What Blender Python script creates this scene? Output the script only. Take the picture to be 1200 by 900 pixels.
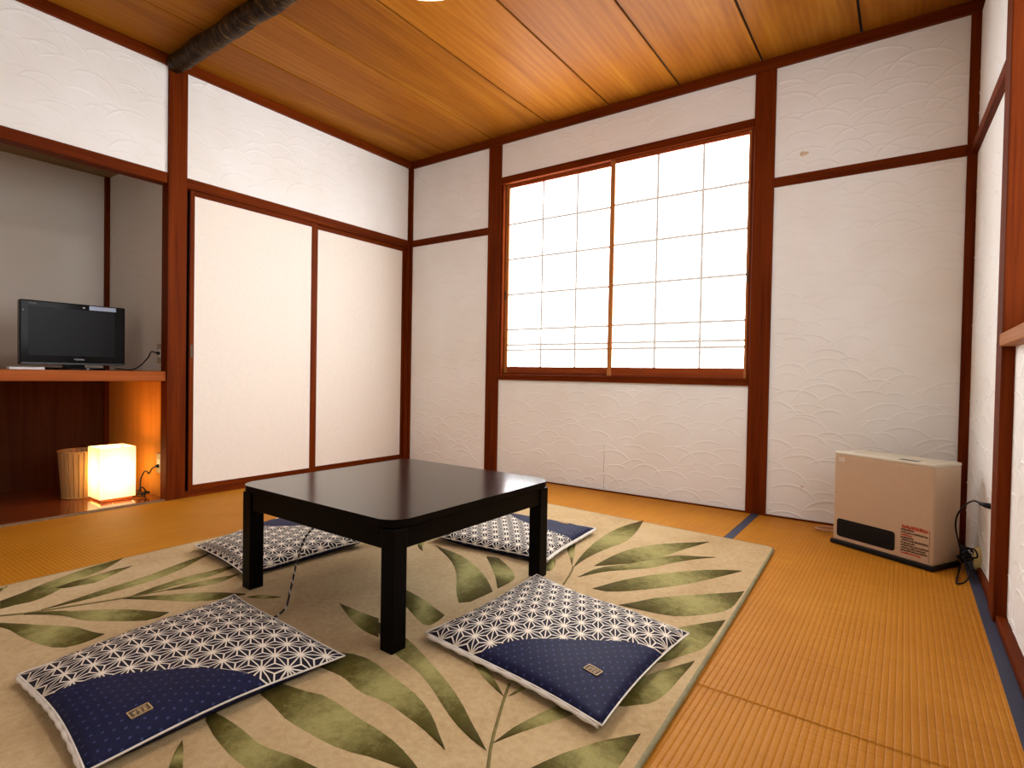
import bpy, bmesh, math, random
from mathutils import Vector, Matrix
random.seed(7)
PI = math.pi
scene = bpy.context.scene
for o in list(bpy.data.objects):
    bpy.data.objects.remove(o)

# ---------------------------------------------------------------- camera
cam_d = bpy.data.cameras.new('camera')
cam = bpy.data.objects.new('camera', cam_d)
scene.collection.objects.link(cam)
cam_d.sensor_width = 36.0
cam_d.lens = 652.436 * 36.0 / 1200.0
cam_d.clip_start = 0.02
yaw, pit, rol = 0.6151, -0.0172, 0.0181
fw = Vector((-math.sin(yaw) * math.cos(pit), math.cos(yaw) * math.cos(pit), math.sin(pit)))
r0 = Vector((math.cos(yaw), math.sin(yaw), 0))
u0 = r0.cross(fw)
rr = r0 * math.cos(rol) + u0 * math.sin(rol)
uu = -r0 * math.sin(rol) + u0 * math.cos(rol)
m = Matrix((rr, uu, -fw)).transposed().to_4x4()
m.translation = Vector((3.6325, -3.5317, 0.8))
cam.matrix_world = m
scene.camera = cam

# ---------------------------------------------------------------- world, exposure
world = bpy.data.worlds.new('sky')
scene.world = world
world.use_nodes = True
bgn = world.node_tree.nodes['Background']
bgn.inputs[0].default_value = (0.62, 0.75, 1.0, 1)
bgn.inputs[1].default_value = 1.0
vs = scene.view_settings
vs.view_transform = 'Standard'
vs.look = 'None'
vs.gamma = 1.0
vs.use_curve_mapping = False
vs.exposure = 0.92
WIN1_POWER = 5.4       # daylight through the paper of the big window
WIN2_POWER = 2.2       # daylight through the window of the side wall
LAMP_POWER = 12.0       # pendant ceiling lamp
LANTERN_POWER = 3.0    # paper lantern in the alcove

# ---------------------------------------------------------------- helpers
COL = scene.collection

def bmn():
    return bmesh.new()

def box(bm, x0, x1, y0, y1, z0, z1, bev=0.0, seg=1):
    t = bmesh.new()
    bmesh.ops.create_cube(t, size=1.0)
    for v in t.verts:
        v.co = Vector(((x0 + x1) / 2 + v.co.x * (x1 - x0), (y0 + y1) / 2 + v.co.y * (y1 - y0), (z0 + z1) / 2 + v.co.z * (z1 - z0)))
    if bev > 0:
        bmesh.ops.bevel(t, geom=list(t.edges), offset=bev, segments=seg, affect='EDGES', profile=0.5)
    join(bm, t)
    return bm

def join(bm, t, mtx=None):
    me = bpy.data.meshes.new('tmp')
    if mtx is not None:
        t.transform(mtx)
    t.to_mesh(me)
    t.free()
    bm.from_mesh(me)
    bpy.data.meshes.remove(me)

def bx(*a, **k):
    return box(bmn(), *a, **k)

def tube(bm, pts, r, n=8, caps=True):
    pts = [Vector(p) for p in pts]
    rings = []
    up = Vector((0, 0, 1))
    prev = None
    for i, p in enumerate(pts):
        d = (pts[min(i + 1, len(pts) - 1)] - pts[max(i - 1, 0)]).normalized()
        if prev is None:
            a = up if abs(d.z) < 0.9 else Vector((1, 0, 0))
            s = d.cross(a).normalized()
        else:
            s = (prev - d * prev.dot(d)).normalized()
        prev = s
        t = d.cross(s)
        rad = r[i] if isinstance(r, (list, tuple)) else r
        rings.append([bm.verts.new(p + (s * math.cos(2 * PI * k / n) + t * math.sin(2 * PI * k / n)) * rad) for k in range(n)])
    for i in range(len(rings) - 1):
        for k in range(n):
            f = bm.faces.new((rings[i][k], rings[i][(k + 1) % n], rings[i + 1][(k + 1) % n], rings[i + 1][k]))
            f.smooth = True
    if caps:
        bm.faces.new(rings[0][::-1])
        bm.faces.new(rings[-1])
    return bm

def spline(pts, n=8):
    pts = [Vector(p) for p in pts]
    out = []
    for i in range(len(pts) - 1):
        a, b, c, d = pts[max(i - 1, 0)], pts[i], pts[i + 1], pts[min(i + 2, len(pts) - 1)]
        for k in range(n):
            t = k / n
            out.append(0.5 * ((2 * b) + (c - a) * t + (2 * a - 5 * b + 4 * c - d) * t * t + (3 * b - a - 3 * c + d) * t ** 3))
    out.append(pts[-1])
    return out

def lathe(bm, prof, cx, cy, n=32):
    rings = [[bm.verts.new((cx + r * math.cos(2 * PI * k / n), cy + r * math.sin(2 * PI * k / n), z)) for k in range(n)] for r, z in prof]
    for i in range(len(rings) - 1):
        for k in range(n):
            f = bm.faces.new((rings[i][k], rings[i][(k + 1) % n], rings[i + 1][(k + 1) % n], rings[i + 1][k]))
            f.smooth = True
    return bm

def prism(bm, pts, z0, z1):
    lo = [bm.verts.new((x, y, z0)) for x, y in pts]
    hi = [bm.verts.new((x, y, z1)) for x, y in pts]
    n = len(pts)
    bm.faces.new(hi)
    bm.faces.new(lo[::-1])
    for i in range(n):
        bm.faces.new((lo[i], lo[(i + 1) % n], hi[(i + 1) % n], hi[i]))
    return bm

def round_rect(x0, x1, y0, y1, r, n=6):
    out = []
    for cx, cy, a0 in ((x1 - r, y1 - r, 0), (x0 + r, y1 - r, 90), (x0 + r, y0 + r, 180), (x1 - r, y0 + r, 270)):
        for k in range(n + 1):
            a = math.radians(a0 + 90 * k / n)
            out.append((cx + r * math.cos(a), cy + r * math.sin(a)))
    return out

def put(name, bm, mat, parent=None, world_coords=True):
    if parent is not None and world_coords:
        bm.transform(parent.matrix_basis.inverted())
    bmesh.ops.recalc_face_normals(bm, faces=list(bm.faces))
    me = bpy.data.meshes.new(name)
    bm.to_mesh(me)
    bm.free()
    me.materials.append(mat)
    o = bpy.data.objects.new(name, me)
    COL.objects.link(o)
    if parent is not None:
        if parent.type == 'MESH' and parent.parent is not None:
            pass
        o.parent = parent
    return o

def sub(name, bm, mat, part):
    """sub-part: the part sits at its thing's origin, so use the thing's matrix"""
    root = part.parent if part.parent is not None else part
    bm.transform(root.matrix_basis.inverted())
    bmesh.ops.recalc_face_normals(bm, faces=list(bm.faces))
    me = bpy.data.meshes.new(name)
    bm.to_mesh(me)
    bm.free()
    me.materials.append(mat)
    o = bpy.data.objects.new(name, me)
    COL.objects.link(o)
    o.parent = part
    return o

def thing(name, loc=(0, 0, 0), rz=0.0, label=None, cat=None, group=None, kind=None):
    o = bpy.data.objects.new(name, None)
    o.empty_display_size = 0.1
    COL.objects.link(o)
    o.matrix_basis = Matrix.Translation(Vector(loc)) @ Matrix.Rotation(rz, 4, 'Z')
    tag(o, label, cat, group, kind)
    return o

def tag(o, label=None, cat=None, group=None, kind=None):
    if label: o['label'] = label
    if cat: o['category'] = cat
    if group: o['group'] = group
    if kind: o['kind'] = kind
    return o

# ---------------------------------------------------------------- materials
def newmat(name):
    mt = bpy.data.materials.new(name)
    mt.use_nodes = True
    nt = mt.node_tree
    b = nt.nodes['Principled BSDF']
    return mt, nt, b

def N(nt, typ, **k):
    n = nt.nodes.new(typ)
    for a, v in k.items():
        setattr(n, a, v)
    return n

def math_node(nt, op, a, b=None, c=None, clamp=False):
    n = nt.nodes.new('ShaderNodeMath')
    n.operation = op
    n.use_clamp = clamp
    for i, v in enumerate((a, b, c)):
        if v is None: continue
        if isinstance(v, (int, float)): n.inputs[i].default_value = v
        else: nt.links.new(v, n.inputs[i])
    return n.outputs[0]

def ramp(nt, fac, stops):
    n = nt.nodes.new('ShaderNodeValToRGB')
    el = n.color_ramp.elements
    while len(el) < len(stops): el.new(0.5)
    for e, (p, c) in zip(el, stops):
        e.position = p
        e.color = (*c, 1)
    nt.links.new(fac, n.inputs[0])
    return n.outputs[0]

def coords(nt, scale=(1, 1, 1), rnd=0.0):
    tc = N(nt, 'ShaderNodeTexCoord')
    mp = N(nt, 'ShaderNodeMapping')
    mp.inputs['Scale'].default_value = scale
    nt.links.new(tc.outputs['Object'], mp.inputs[0])
    if rnd:
        oi = N(nt, 'ShaderNodeObjectInfo')
        vm = N(nt, 'ShaderNodeVectorMath', operation='SCALE')
        vm.inputs[0].default_value = (rnd, rnd * 0.7, rnd * 1.3)
        nt.links.new(oi.outputs['Random'], vm.inputs['Scale'])
        nt.links.new(vm.outputs[0], mp.inputs['Location'])
    return mp.outputs[0]

def noise(nt, vec, scale, detail=4.0, rough=0.55, dist=0.0):
    n = N(nt, 'ShaderNodeTexNoise')
    n.inputs['Scale'].default_value = scale
    n.inputs['Detail'].default_value = detail
    n.inputs['Roughness'].default_value = rough
    n.inputs['Distortion'].default_value = dist
    nt.links.new(vec, n.inputs['Vector'])
    return n.outputs['Fac']

def bump(nt, b, h, strength, dist=0.002):
    n = N(nt, 'ShaderNodeBump')
    n.inputs['Strength'].default_value = strength
    n.inputs['Distance'].default_value = dist
    nt.links.new(h, n.inputs['Height'])
    nt.links.new(n.outputs[0], b.inputs['Normal'])

def plain(name, col, rough=0.5, metal=0.0, spec=0.5, var=0.0, coat=0.0):
    mt, nt, b = newmat(name)
    b.inputs['Roughness'].default_value = rough
    b.inputs['Metallic'].default_value = metal
    b.inputs['Specular IOR Level'].default_value = spec
    b.inputs['Coat Weight'].default_value = coat
    v = coords(nt)
    n = noise(nt, v, 40.0, 3.0)
    d = tuple(max(0.0, c * (1 - max(var, 0.04))) for c in col)
    nt.links.new(ramp(nt, n, [(0.3, d), (0.7, col)]), b.inputs['Base Color'])
    return mt

def wood(name, light, dark, axis, rough=0.5, scale=1.0, ring=1.0, spec=0.05, stretch=18.0, coat=0.0, tint=0.0):
    """procedural timber; grain runs along axis"""
    mt, nt, b = newmat(name)
    sc = [stretch * scale] * 3
    sc['xyz'.index(axis)] = 0.9 * scale
    v = coords(nt, tuple(sc), 5.0)
    n1 = noise(nt, v, 1.0, 6.0, 0.6, 0.6 * ring)
    sc2 = [stretch * 7 * scale] * 3
    sc2['xyz'.index(axis)] = 3.0 * scale
    v2 = coords(nt, tuple(sc2), 9.0)
    n2 = noise(nt, v2, 1.0, 3.0)
    mx = math_node(nt, 'MULTIPLY_ADD', n2, 0.35, math_node(nt, 'MULTIPLY', n1, 0.75))
    mid = tuple((a + c) / 2 for a, c in zip(light, dark))
    col = ramp(nt, mx, [(0.38, dark), (0.55, mid), (0.72, light)])
    if tint:
        oi = N(nt, 'ShaderNodeObjectInfo')
        hs = N(nt, 'ShaderNodeHueSaturation')
        nt.links.new(col, hs.inputs['Color'])
        nt.links.new(math_node(nt, 'MULTIPLY_ADD', oi.outputs['Random'], tint, 1.0 - tint / 2), hs.inputs['Value'])
        col = hs.outputs[0]
    nt.links.new(col, b.inputs['Base Color'])
    b.inputs['Roughness'].default_value = rough
    b.inputs['Specular IOR Level'].default_value = spec
    b.inputs['Coat Weight'].default_value = coat
    b.inputs['Coat Roughness'].default_value = 0.15
    bump(nt, b, mx, 0.25, 0.001)
    return mt

def emitter(name, col, power, base=(0.9, 0.9, 0.9)):
    mt, nt, b = newmat(name)
    b.inputs['Base Color'].default_value = (*base, 1)
    b.inputs['Roughness'].default_value = 0.8
    b.inputs['Emission Color'].default_value = (*col, 1)
    b.inputs['Emission Strength'].default_value = power
    return mt

POST_L, POST_D = (0.175, 0.029, 0.002), (0.070, 0.009, 0.0006)
W_z = wood('stained_timber_upright', POST_L, POST_D, 'z')
W_x = wood('stained_timber_cross', POST_L, POST_D, 'x')
W_y = wood('stained_timber_length', POST_L, POST_D, 'y')
W_alc = wood('alcove_board', (0.22, 0.048, 0.012), (0.11, 0.02, 0.005), 'y', rough=0.18, spec=0.6, coat=0.4)
W_shelf = wood('shelf_board', (0.42, 0.12, 0.03), (0.25, 0.055, 0.012), 'y', rough=0.3)
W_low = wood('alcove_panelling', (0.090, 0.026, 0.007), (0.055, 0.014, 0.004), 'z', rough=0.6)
W_lowside_glow = wood('alcove_side_panelling_painted_glow', (0.66, 0.27, 0.05), (0.54, 0.20, 0.03), 'z', rough=0.6)  # lantern glow on the side wall put into a brighter orange colour
W_sash = wood('sash_timber', (0.50, 0.20, 0.06), (0.30, 0.09, 0.02), 'z', rough=0.45)
W_sash_x = wood('sash_timber_cross', (0.34, 0.075, 0.018), (0.18, 0.03, 0.007), 'x', rough=0.45)
W_kumiko = None   # set below: lattice bars, backlight put in as a faint glow of their own
DARK = plain('dark_void', (0.012, 0.006, 0.004), 0.8)

def ceiling_mat():
    mt, nt, b = newmat('cedar_ceiling_board')
    v = coords(nt, (4.5, 0.45, 4.5), 7.0)
    n1 = noise(nt, v, 1.0, 6.0, 0.6, 1.6)
    # cathedral grain: rings across the board, distorted along it
    v3 = coords(nt, (1.0, 0.16, 1.0), 3.0)
    wv = N(nt, 'ShaderNodeTexWave', wave_type='RINGS', rings_direction='Y')
    wv.inputs['Scale'].default_value = 9.0
    wv.inputs['Distortion'].default_value = 7.0
    wv.inputs['Detail'].default_value = 3.0
    wv.inputs['Detail Scale'].default_value = 1.2
    nt.links.new(v3, wv.inputs['Vector'])
    v2 = coords(nt, (130.0, 2.5, 130.0), 9.0)
    n2 = noise(nt, v2, 1.0, 3.0)
    mx = math_node(nt, 'MULTIPLY_ADD', n2, 0.14, math_node(nt, 'MULTIPLY_ADD', wv.outputs['Fac'], 0.07, math_node(nt, 'MULTIPLY', n1, 0.79)))
    col = ramp(nt, mx, [(0.33, (0.20, 0.057, 0.004)), (0.52, (0.275, 0.090, 0.006)), (0.72, (0.36, 0.140, 0.012))])
    oi = N(nt, 'ShaderNodeObjectInfo')
    hs = N(nt, 'ShaderNodeHueSaturation')
    nt.links.new(col, hs.inputs['Color'])
    nt.links.new(math_node(nt, 'MULTIPLY_ADD', oi.outputs['Random'], 0.24, 0.88), hs.inputs['Value'])
    nt.links.new(hs.outputs[0], b.inputs['Base Color'])
    b.inputs['Roughness'].default_value = 0.42
    b.inputs['Specular IOR Level'].default_value = 0.06
    return mt
CEIL = ceiling_mat()

def plaster(name, col):
    mt, nt, b = newmat(name)
    v = coords(nt)
    big = noise(nt, v, 1.7, 3.0)
    fine = noise(nt, v, 160.0, 4.0, 0.7)
    med = noise(nt, v, 14.0, 4.0, 0.6, 0.5)
    d = tuple(c * s for c, s in zip(col, (0.95, 0.93, 0.90)))
    nt.links.new(ramp(nt, big, [(0.35, d), (0.6, col)]), b.inputs['Base Color'])
    b.inputs['Roughness'].default_value = 0.85
    b.inputs['Specular IOR Level'].default_value = 0.2
    bump(nt, b, math_node(nt, 'MULTIPLY_ADD', fine, 0.35, med), 0.35, 0.004)
    return mt
PLASTER = plaster('white_plaster', (0.90, 0.90, 0.875))
PLASTER_ALC = plaster('grey_plaster', (0.72, 0.67, 0.60))
PAPER_DOOR = plain('cream_door_paper', (0.88, 0.82, 0.73), 0.8, var=0.03, spec=0.2)

def tatami_mat_material(name, axis):
    mt, nt, b = newmat(name)
    sc = {'x': (3.0, 260.0, 1.0), 'y': (260.0, 3.0, 1.0)}[axis]
    n1 = noise(nt, coords(nt, sc), 1.0, 4.0, 0.6)
    n0 = noise(nt, coords(nt), 2.2, 3.0)
    mx = math_node(nt, 'MULTIPLY_ADD', n0, 0.35, math_node(nt, 'MULTIPLY', n1, 0.65))
    nt.links.new(ramp(nt, mx, [(0.30, (0.36, 0.125, 0.006)), (0.5, (0.455, 0.175, 0.010)), (0.7, (0.55, 0.235, 0.022))]), b.inputs['Base Color'])
    b.inputs['Roughness'].default_value = 0.55
    b.inputs['Specular IOR Level'].default_value = 0.12
    bump(nt, b, n1, 0.3, 0.0012)
    return mt
TATAMI_X = tatami_mat_material('woven_rush_across', 'x')
TATAMI_Y = tatami_mat_material('woven_rush_along', 'y')

def heri_mat():
    mt, nt, b = newmat('navy_edge_cloth')
    v = coords(nt, (1, 1, 1))
    ch = N(nt, 'ShaderNodeTexChecker')
    ch.inputs['Scale'].default_value = 220.0
    ch.inputs['Color1'].default_value = (0.012, 0.016, 0.045, 1)
    ch.inputs['Color2'].default_value = (0.045, 0.05, 0.09, 1)
    nt.links.new(v, ch.inputs['Vector'])
    nt.links.new(ch.outputs['Color'], b.inputs['Base Color'])
    b.inputs['Roughness'].default_value = 0.75
    return mt
HERI = heri_mat()

def rug_mat():
    mt, nt, b = newmat('beige_rug_pile')
    v = coords(nt)
    fine = noise(nt, v, 420.0, 3.0, 0.7)
    med = noise(nt, v, 55.0, 6.0, 0.75)
    big = noise(nt, v, 3.0, 3.0)
    mx = math_node(nt, 'MULTIPLY_ADD', fine, 0.35, math_node(nt, 'MULTIPLY_ADD', med, 0.4, math_node(nt, 'MULTIPLY', big, 0.35)))
    nt.links.new(ramp(nt, mx, [(0.38, (0.34, 0.205, 0.080)), (0.55, (0.50, 0.345, 0.165)), (0.72, (0.63, 0.47, 0.26))]), b.inputs['Base Color'])
    b.inputs['Roughness'].default_value = 0.9
    b.inputs['Specular IOR Level'].default_value = 0.15
    b.inputs['Sheen Weight'].default_value = 0.1
    bump(nt, b, math_node(nt, 'MULTIPLY_ADD', med, 0.6, fine), 0.6, 0.003)
    return mt
RUG = rug_mat()

def leaf_mat():
    mt, nt, b = newmat('green_leaf_pile')
    at = N(nt, 'ShaderNodeAttribute', attribute_name='along')
    v = coords(nt)
    fine = noise(nt, v, 420.0, 3.0, 0.7)
    med = noise(nt, v, 30.0, 6.0, 0.75)
    t = math_node(nt, 'MULTIPLY_ADD', math_node(nt, 'SUBTRACT', med, 0.5), 0.5, at.outputs['Fac'])
    col = ramp(nt, t, [(0.0, (0.060, 0.044, 0.007)), (0.22, (0.105, 0.085, 0.015)), (0.52, (0.40, 0.35, 0.125)), (0.80, (0.110, 0.088, 0.015)), (1.0, (0.055, 0.038, 0.006))])
    mixn = N(nt, 'ShaderNodeMix', data_type='RGBA', blend_type='MULTIPLY')
    mixn.inputs['Factor'].default_value = 0.5
    nt.links.new(col, mixn.inputs['A'])
    nt.links.new(ramp(nt, fine, [(0.3, (0.55, 0.55, 0.5)), (0.65, (1, 1, 1))]), mixn.inputs['B'])
    nt.links.new(mixn.outputs['Result'], b.inputs['Base Color'])
    b.inputs['Roughness'].default_value = 0.9
    b.inputs['Specular IOR Level'].default_value = 0.15
    bump(nt, b, math_node(nt, 'MULTIPLY_ADD', med, 0.6, fine), 0.6, 0.003)
    return mt
LEAF = leaf_mat()
STEM = plain('olive_stem_pile', (0.20, 0.16, 0.055), 0.9, var=0.3, spec=0.1)
BINDING = plain('sage_rug_binding', (0.30, 0.27, 0.15), 0.85, var=0.25, spec=0.1)

LACQUER = plain('dark_lacquer', (0.003, 0.0018, 0.0013), 0.35, spec=0.06)
LACQUER_TOP = plain('dark_lacquer_top', (0.010, 0.005, 0.004), 0.15, spec=0.5, coat=0.0)

def zabuton_mat():
    """hemp-leaf star print on one part, dotted indigo on the other ('indigo' attribute > 0)"""
    mt, nt, b = newmat('hemp_leaf_print_cloth')
    uv = N(nt, 'ShaderNodeUVMap', uv_map='cloth')
    sx = N(nt, 'ShaderNodeSeparateXYZ')
    nt.links.new(uv.outputs[0], sx.inputs[0])
    X, Y = sx.outputs[0], sx.outputs[1]
    s = 0.062                                   # star spacing
    hgt = s * math.sqrt(3) / 2
    fr = []
    for k in range(3):
        a = math.radians(90 + 120 * k)
        c = math_node(nt, 'MULTIPLY_ADD', X, math.cos(a) / hgt, math_node(nt, 'MULTIPLY', Y, math.sin(a) / hgt))
        fr.append(math_node(nt, 'FRACT', math_node(nt, 'ADD', c, 60.0)))
    sm = math_node(nt, 'ADD', math_node(nt, 'ADD', fr[0], fr[1]), fr[2])
    dn = math_node(nt, 'GREATER_THAN', sm, 1.5)
    # down triangles use 1 - f
    g = []
    for f in fr:
        g.append(math_node(nt, 'ABSOLUTE', math_node(nt, 'SUBTRACT', dn, f)))
    mn = math_node(nt, 'MINIMUM', math_node(nt, 'MINIMUM', g[0], g[1]), g[2])
    mxx = math_node(nt, 'MAXIMUM', math_node(nt, 'MAXIMUM', g[0], g[1]), g[2])
    md = math_node(nt, 'SUBTRACT', math_node(nt, 'SUBTRACT', math_node(nt, 'ADD', math_node(nt, 'ADD', g[0], g[1]), g[2]), mn), mxx)
    e1 = math_node(nt, 'LESS_THAN', mn, 0.034)
    e2 = math_node(nt, 'LESS_THAN', math_node(nt, 'SUBTRACT', md, mn), 0.064)
    line = math_node(nt, 'MAXIMUM', e1, e2)
    v = coords(nt)
    th = noise(nt, v, 900.0, 2.0)
    star = N(nt, 'ShaderNodeMix', data_type='RGBA')
    star.inputs['A'].default_value = (0.012, 0.010, 0.020, 1)
    star.inputs['B'].default_value = (0.78, 0.69, 0.57, 1)
    nt.links.new(line, star.inputs['Factor'])
    # dots on a staggered grid
    p = 0.030
    gx = math_node(nt, 'DIVIDE', X, p)
    row = math_node(nt, 'FLOOR', math_node(nt, 'DIVIDE', Y, p * 0.6))
    odd = math_node(nt, 'MULTIPLY', math_node(nt, 'MODULO', math_node(nt, 'ADD', row, 400.0), 2.0), 0.5)
    fx = math_node(nt, 'SUBTRACT', math_node(nt, 'FRACT', math_node(nt, 'ADD', math_node(nt, 'ADD', gx, odd), 50.0)), 0.5)
    fy = math_node(nt, 'SUBTRACT', math_node(nt, 'FRACT', math_node(nt, 'ADD', math_node(nt, 'DIVIDE', Y, p * 0.6), 50.0)), 0.5)
    d2 = math_node(nt, 'ADD', math_node(nt, 'MULTIPLY', math_node(nt, 'MULTIPLY', fx, fx), 1.0), math_node(nt, 'MULTIPLY', math_node(nt, 'MULTIPLY', fy, fy), 0.36))
    dot = math_node(nt, 'LESS_THAN', d2, 0.012)
    ind = N(nt, 'ShaderNodeMix', data_type='RGBA')
    ind.inputs['A'].default_value = (0.010, 0.011, 0.042, 1)
    ind.inputs['B'].default_value = (0.038, 0.048, 0.13, 1)
    nt.links.new(dot, ind.inputs['Factor'])
    at = N(nt, 'ShaderNodeAttribute', attribute_name='indigo')
    msk = math_node(nt, 'GREATER_THAN', at.outputs['Fac'], 0.0)
    fin = N(nt, 'ShaderNodeMix', data_type='RGBA')
    nt.links.new(msk, fin.inputs['Factor'])
    nt.links.new(star.outputs['Result'], fin.inputs['A'])
    nt.links.new(ind.outputs['Result'], fin.inputs['B'])
    nt.links.new(fin.outputs['Result'], b.inputs['Base Color'])
    b.inputs['Roughness'].default_value = 0.65
    b.inputs['Specular IOR Level'].default_value = 0.14
    bump(nt, b, math_node(nt, 'MULTIPLY_ADD', noise(nt, v, 9.0, 3.0), 2.5, th), 0.35, 0.003)
    return mt
ZABU = zabuton_mat()
PIPING = plain('off_white_piping', (0.75, 0.68, 0.60), 0.8, var=0.1)
GOLD = plain('gold_label_print', (0.55, 0.38, 0.17), 0.6, var=0.1)
LABEL_D = plain('brown_label_cloth', (0.10, 0.06, 0.03), 0.8, var=0.2)

HEAT = plain('beige_heater_case', (0.55, 0.385, 0.25), 0.45, var=0.02)
HEAT_TOP = plain('pale_heater_top', (0.62, 0.55, 0.42), 0.5, var=0.02)
BLACK = plain('black_plastic', (0.006, 0.006, 0.007), 0.45, spec=0.2)
GLOSS = plain('gloss_black_plastic', (0.003, 0.003, 0.0035), 0.12, spec=0.12)
SCREEN = plain('tv_screen', (0.006, 0.007, 0.010), 0.30, spec=0.16)
INK = plain('brown_black_print', (0.09, 0.045, 0.02), 0.7, var=0.4)
REDINK = plain('red_print', (0.55, 0.05, 0.015), 0.7, var=0.3)
WHITE = plain('white_plastic', (0.80, 0.78, 0.74), 0.4)
CHROME = plain('chrome', (0.75, 0.74, 0.72), 0.2, metal=1.0)
CREAM = plain('cream_valve', (0.72, 0.56, 0.22), 0.5)
HOSE = plain('dusty_pink_hose', (0.50, 0.28, 0.17), 0.6)
SILVER = plain('silver_print', (0.62, 0.62, 0.62), 0.4)
BRASS = plain('aged_brass', (0.10, 0.075, 0.05), 0.45, metal=0.6)
PANE = emitter('lit_window_paper', (0.97, 0.985, 1.0), WIN1_POWER)
PANE2 = emitter('lit_side_window_paper', (0.90, 0.95, 1.0), WIN2_POWER)
W_kumiko = emitter('lattice_with_painted_backlight', (1.0, 0.93, 0.84), 0.18, (0.40, 0.36, 0.31))  # weak emission on the bars imitates window light showing through
LAMPSHADE = emitter('pendant_shade', (1.0, 0.97, 0.95), LAMP_POWER * 0.22)
LAMPGLOW = emitter('pendant_diffuser', (1.0, 0.97, 0.94), LAMP_POWER)
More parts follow.
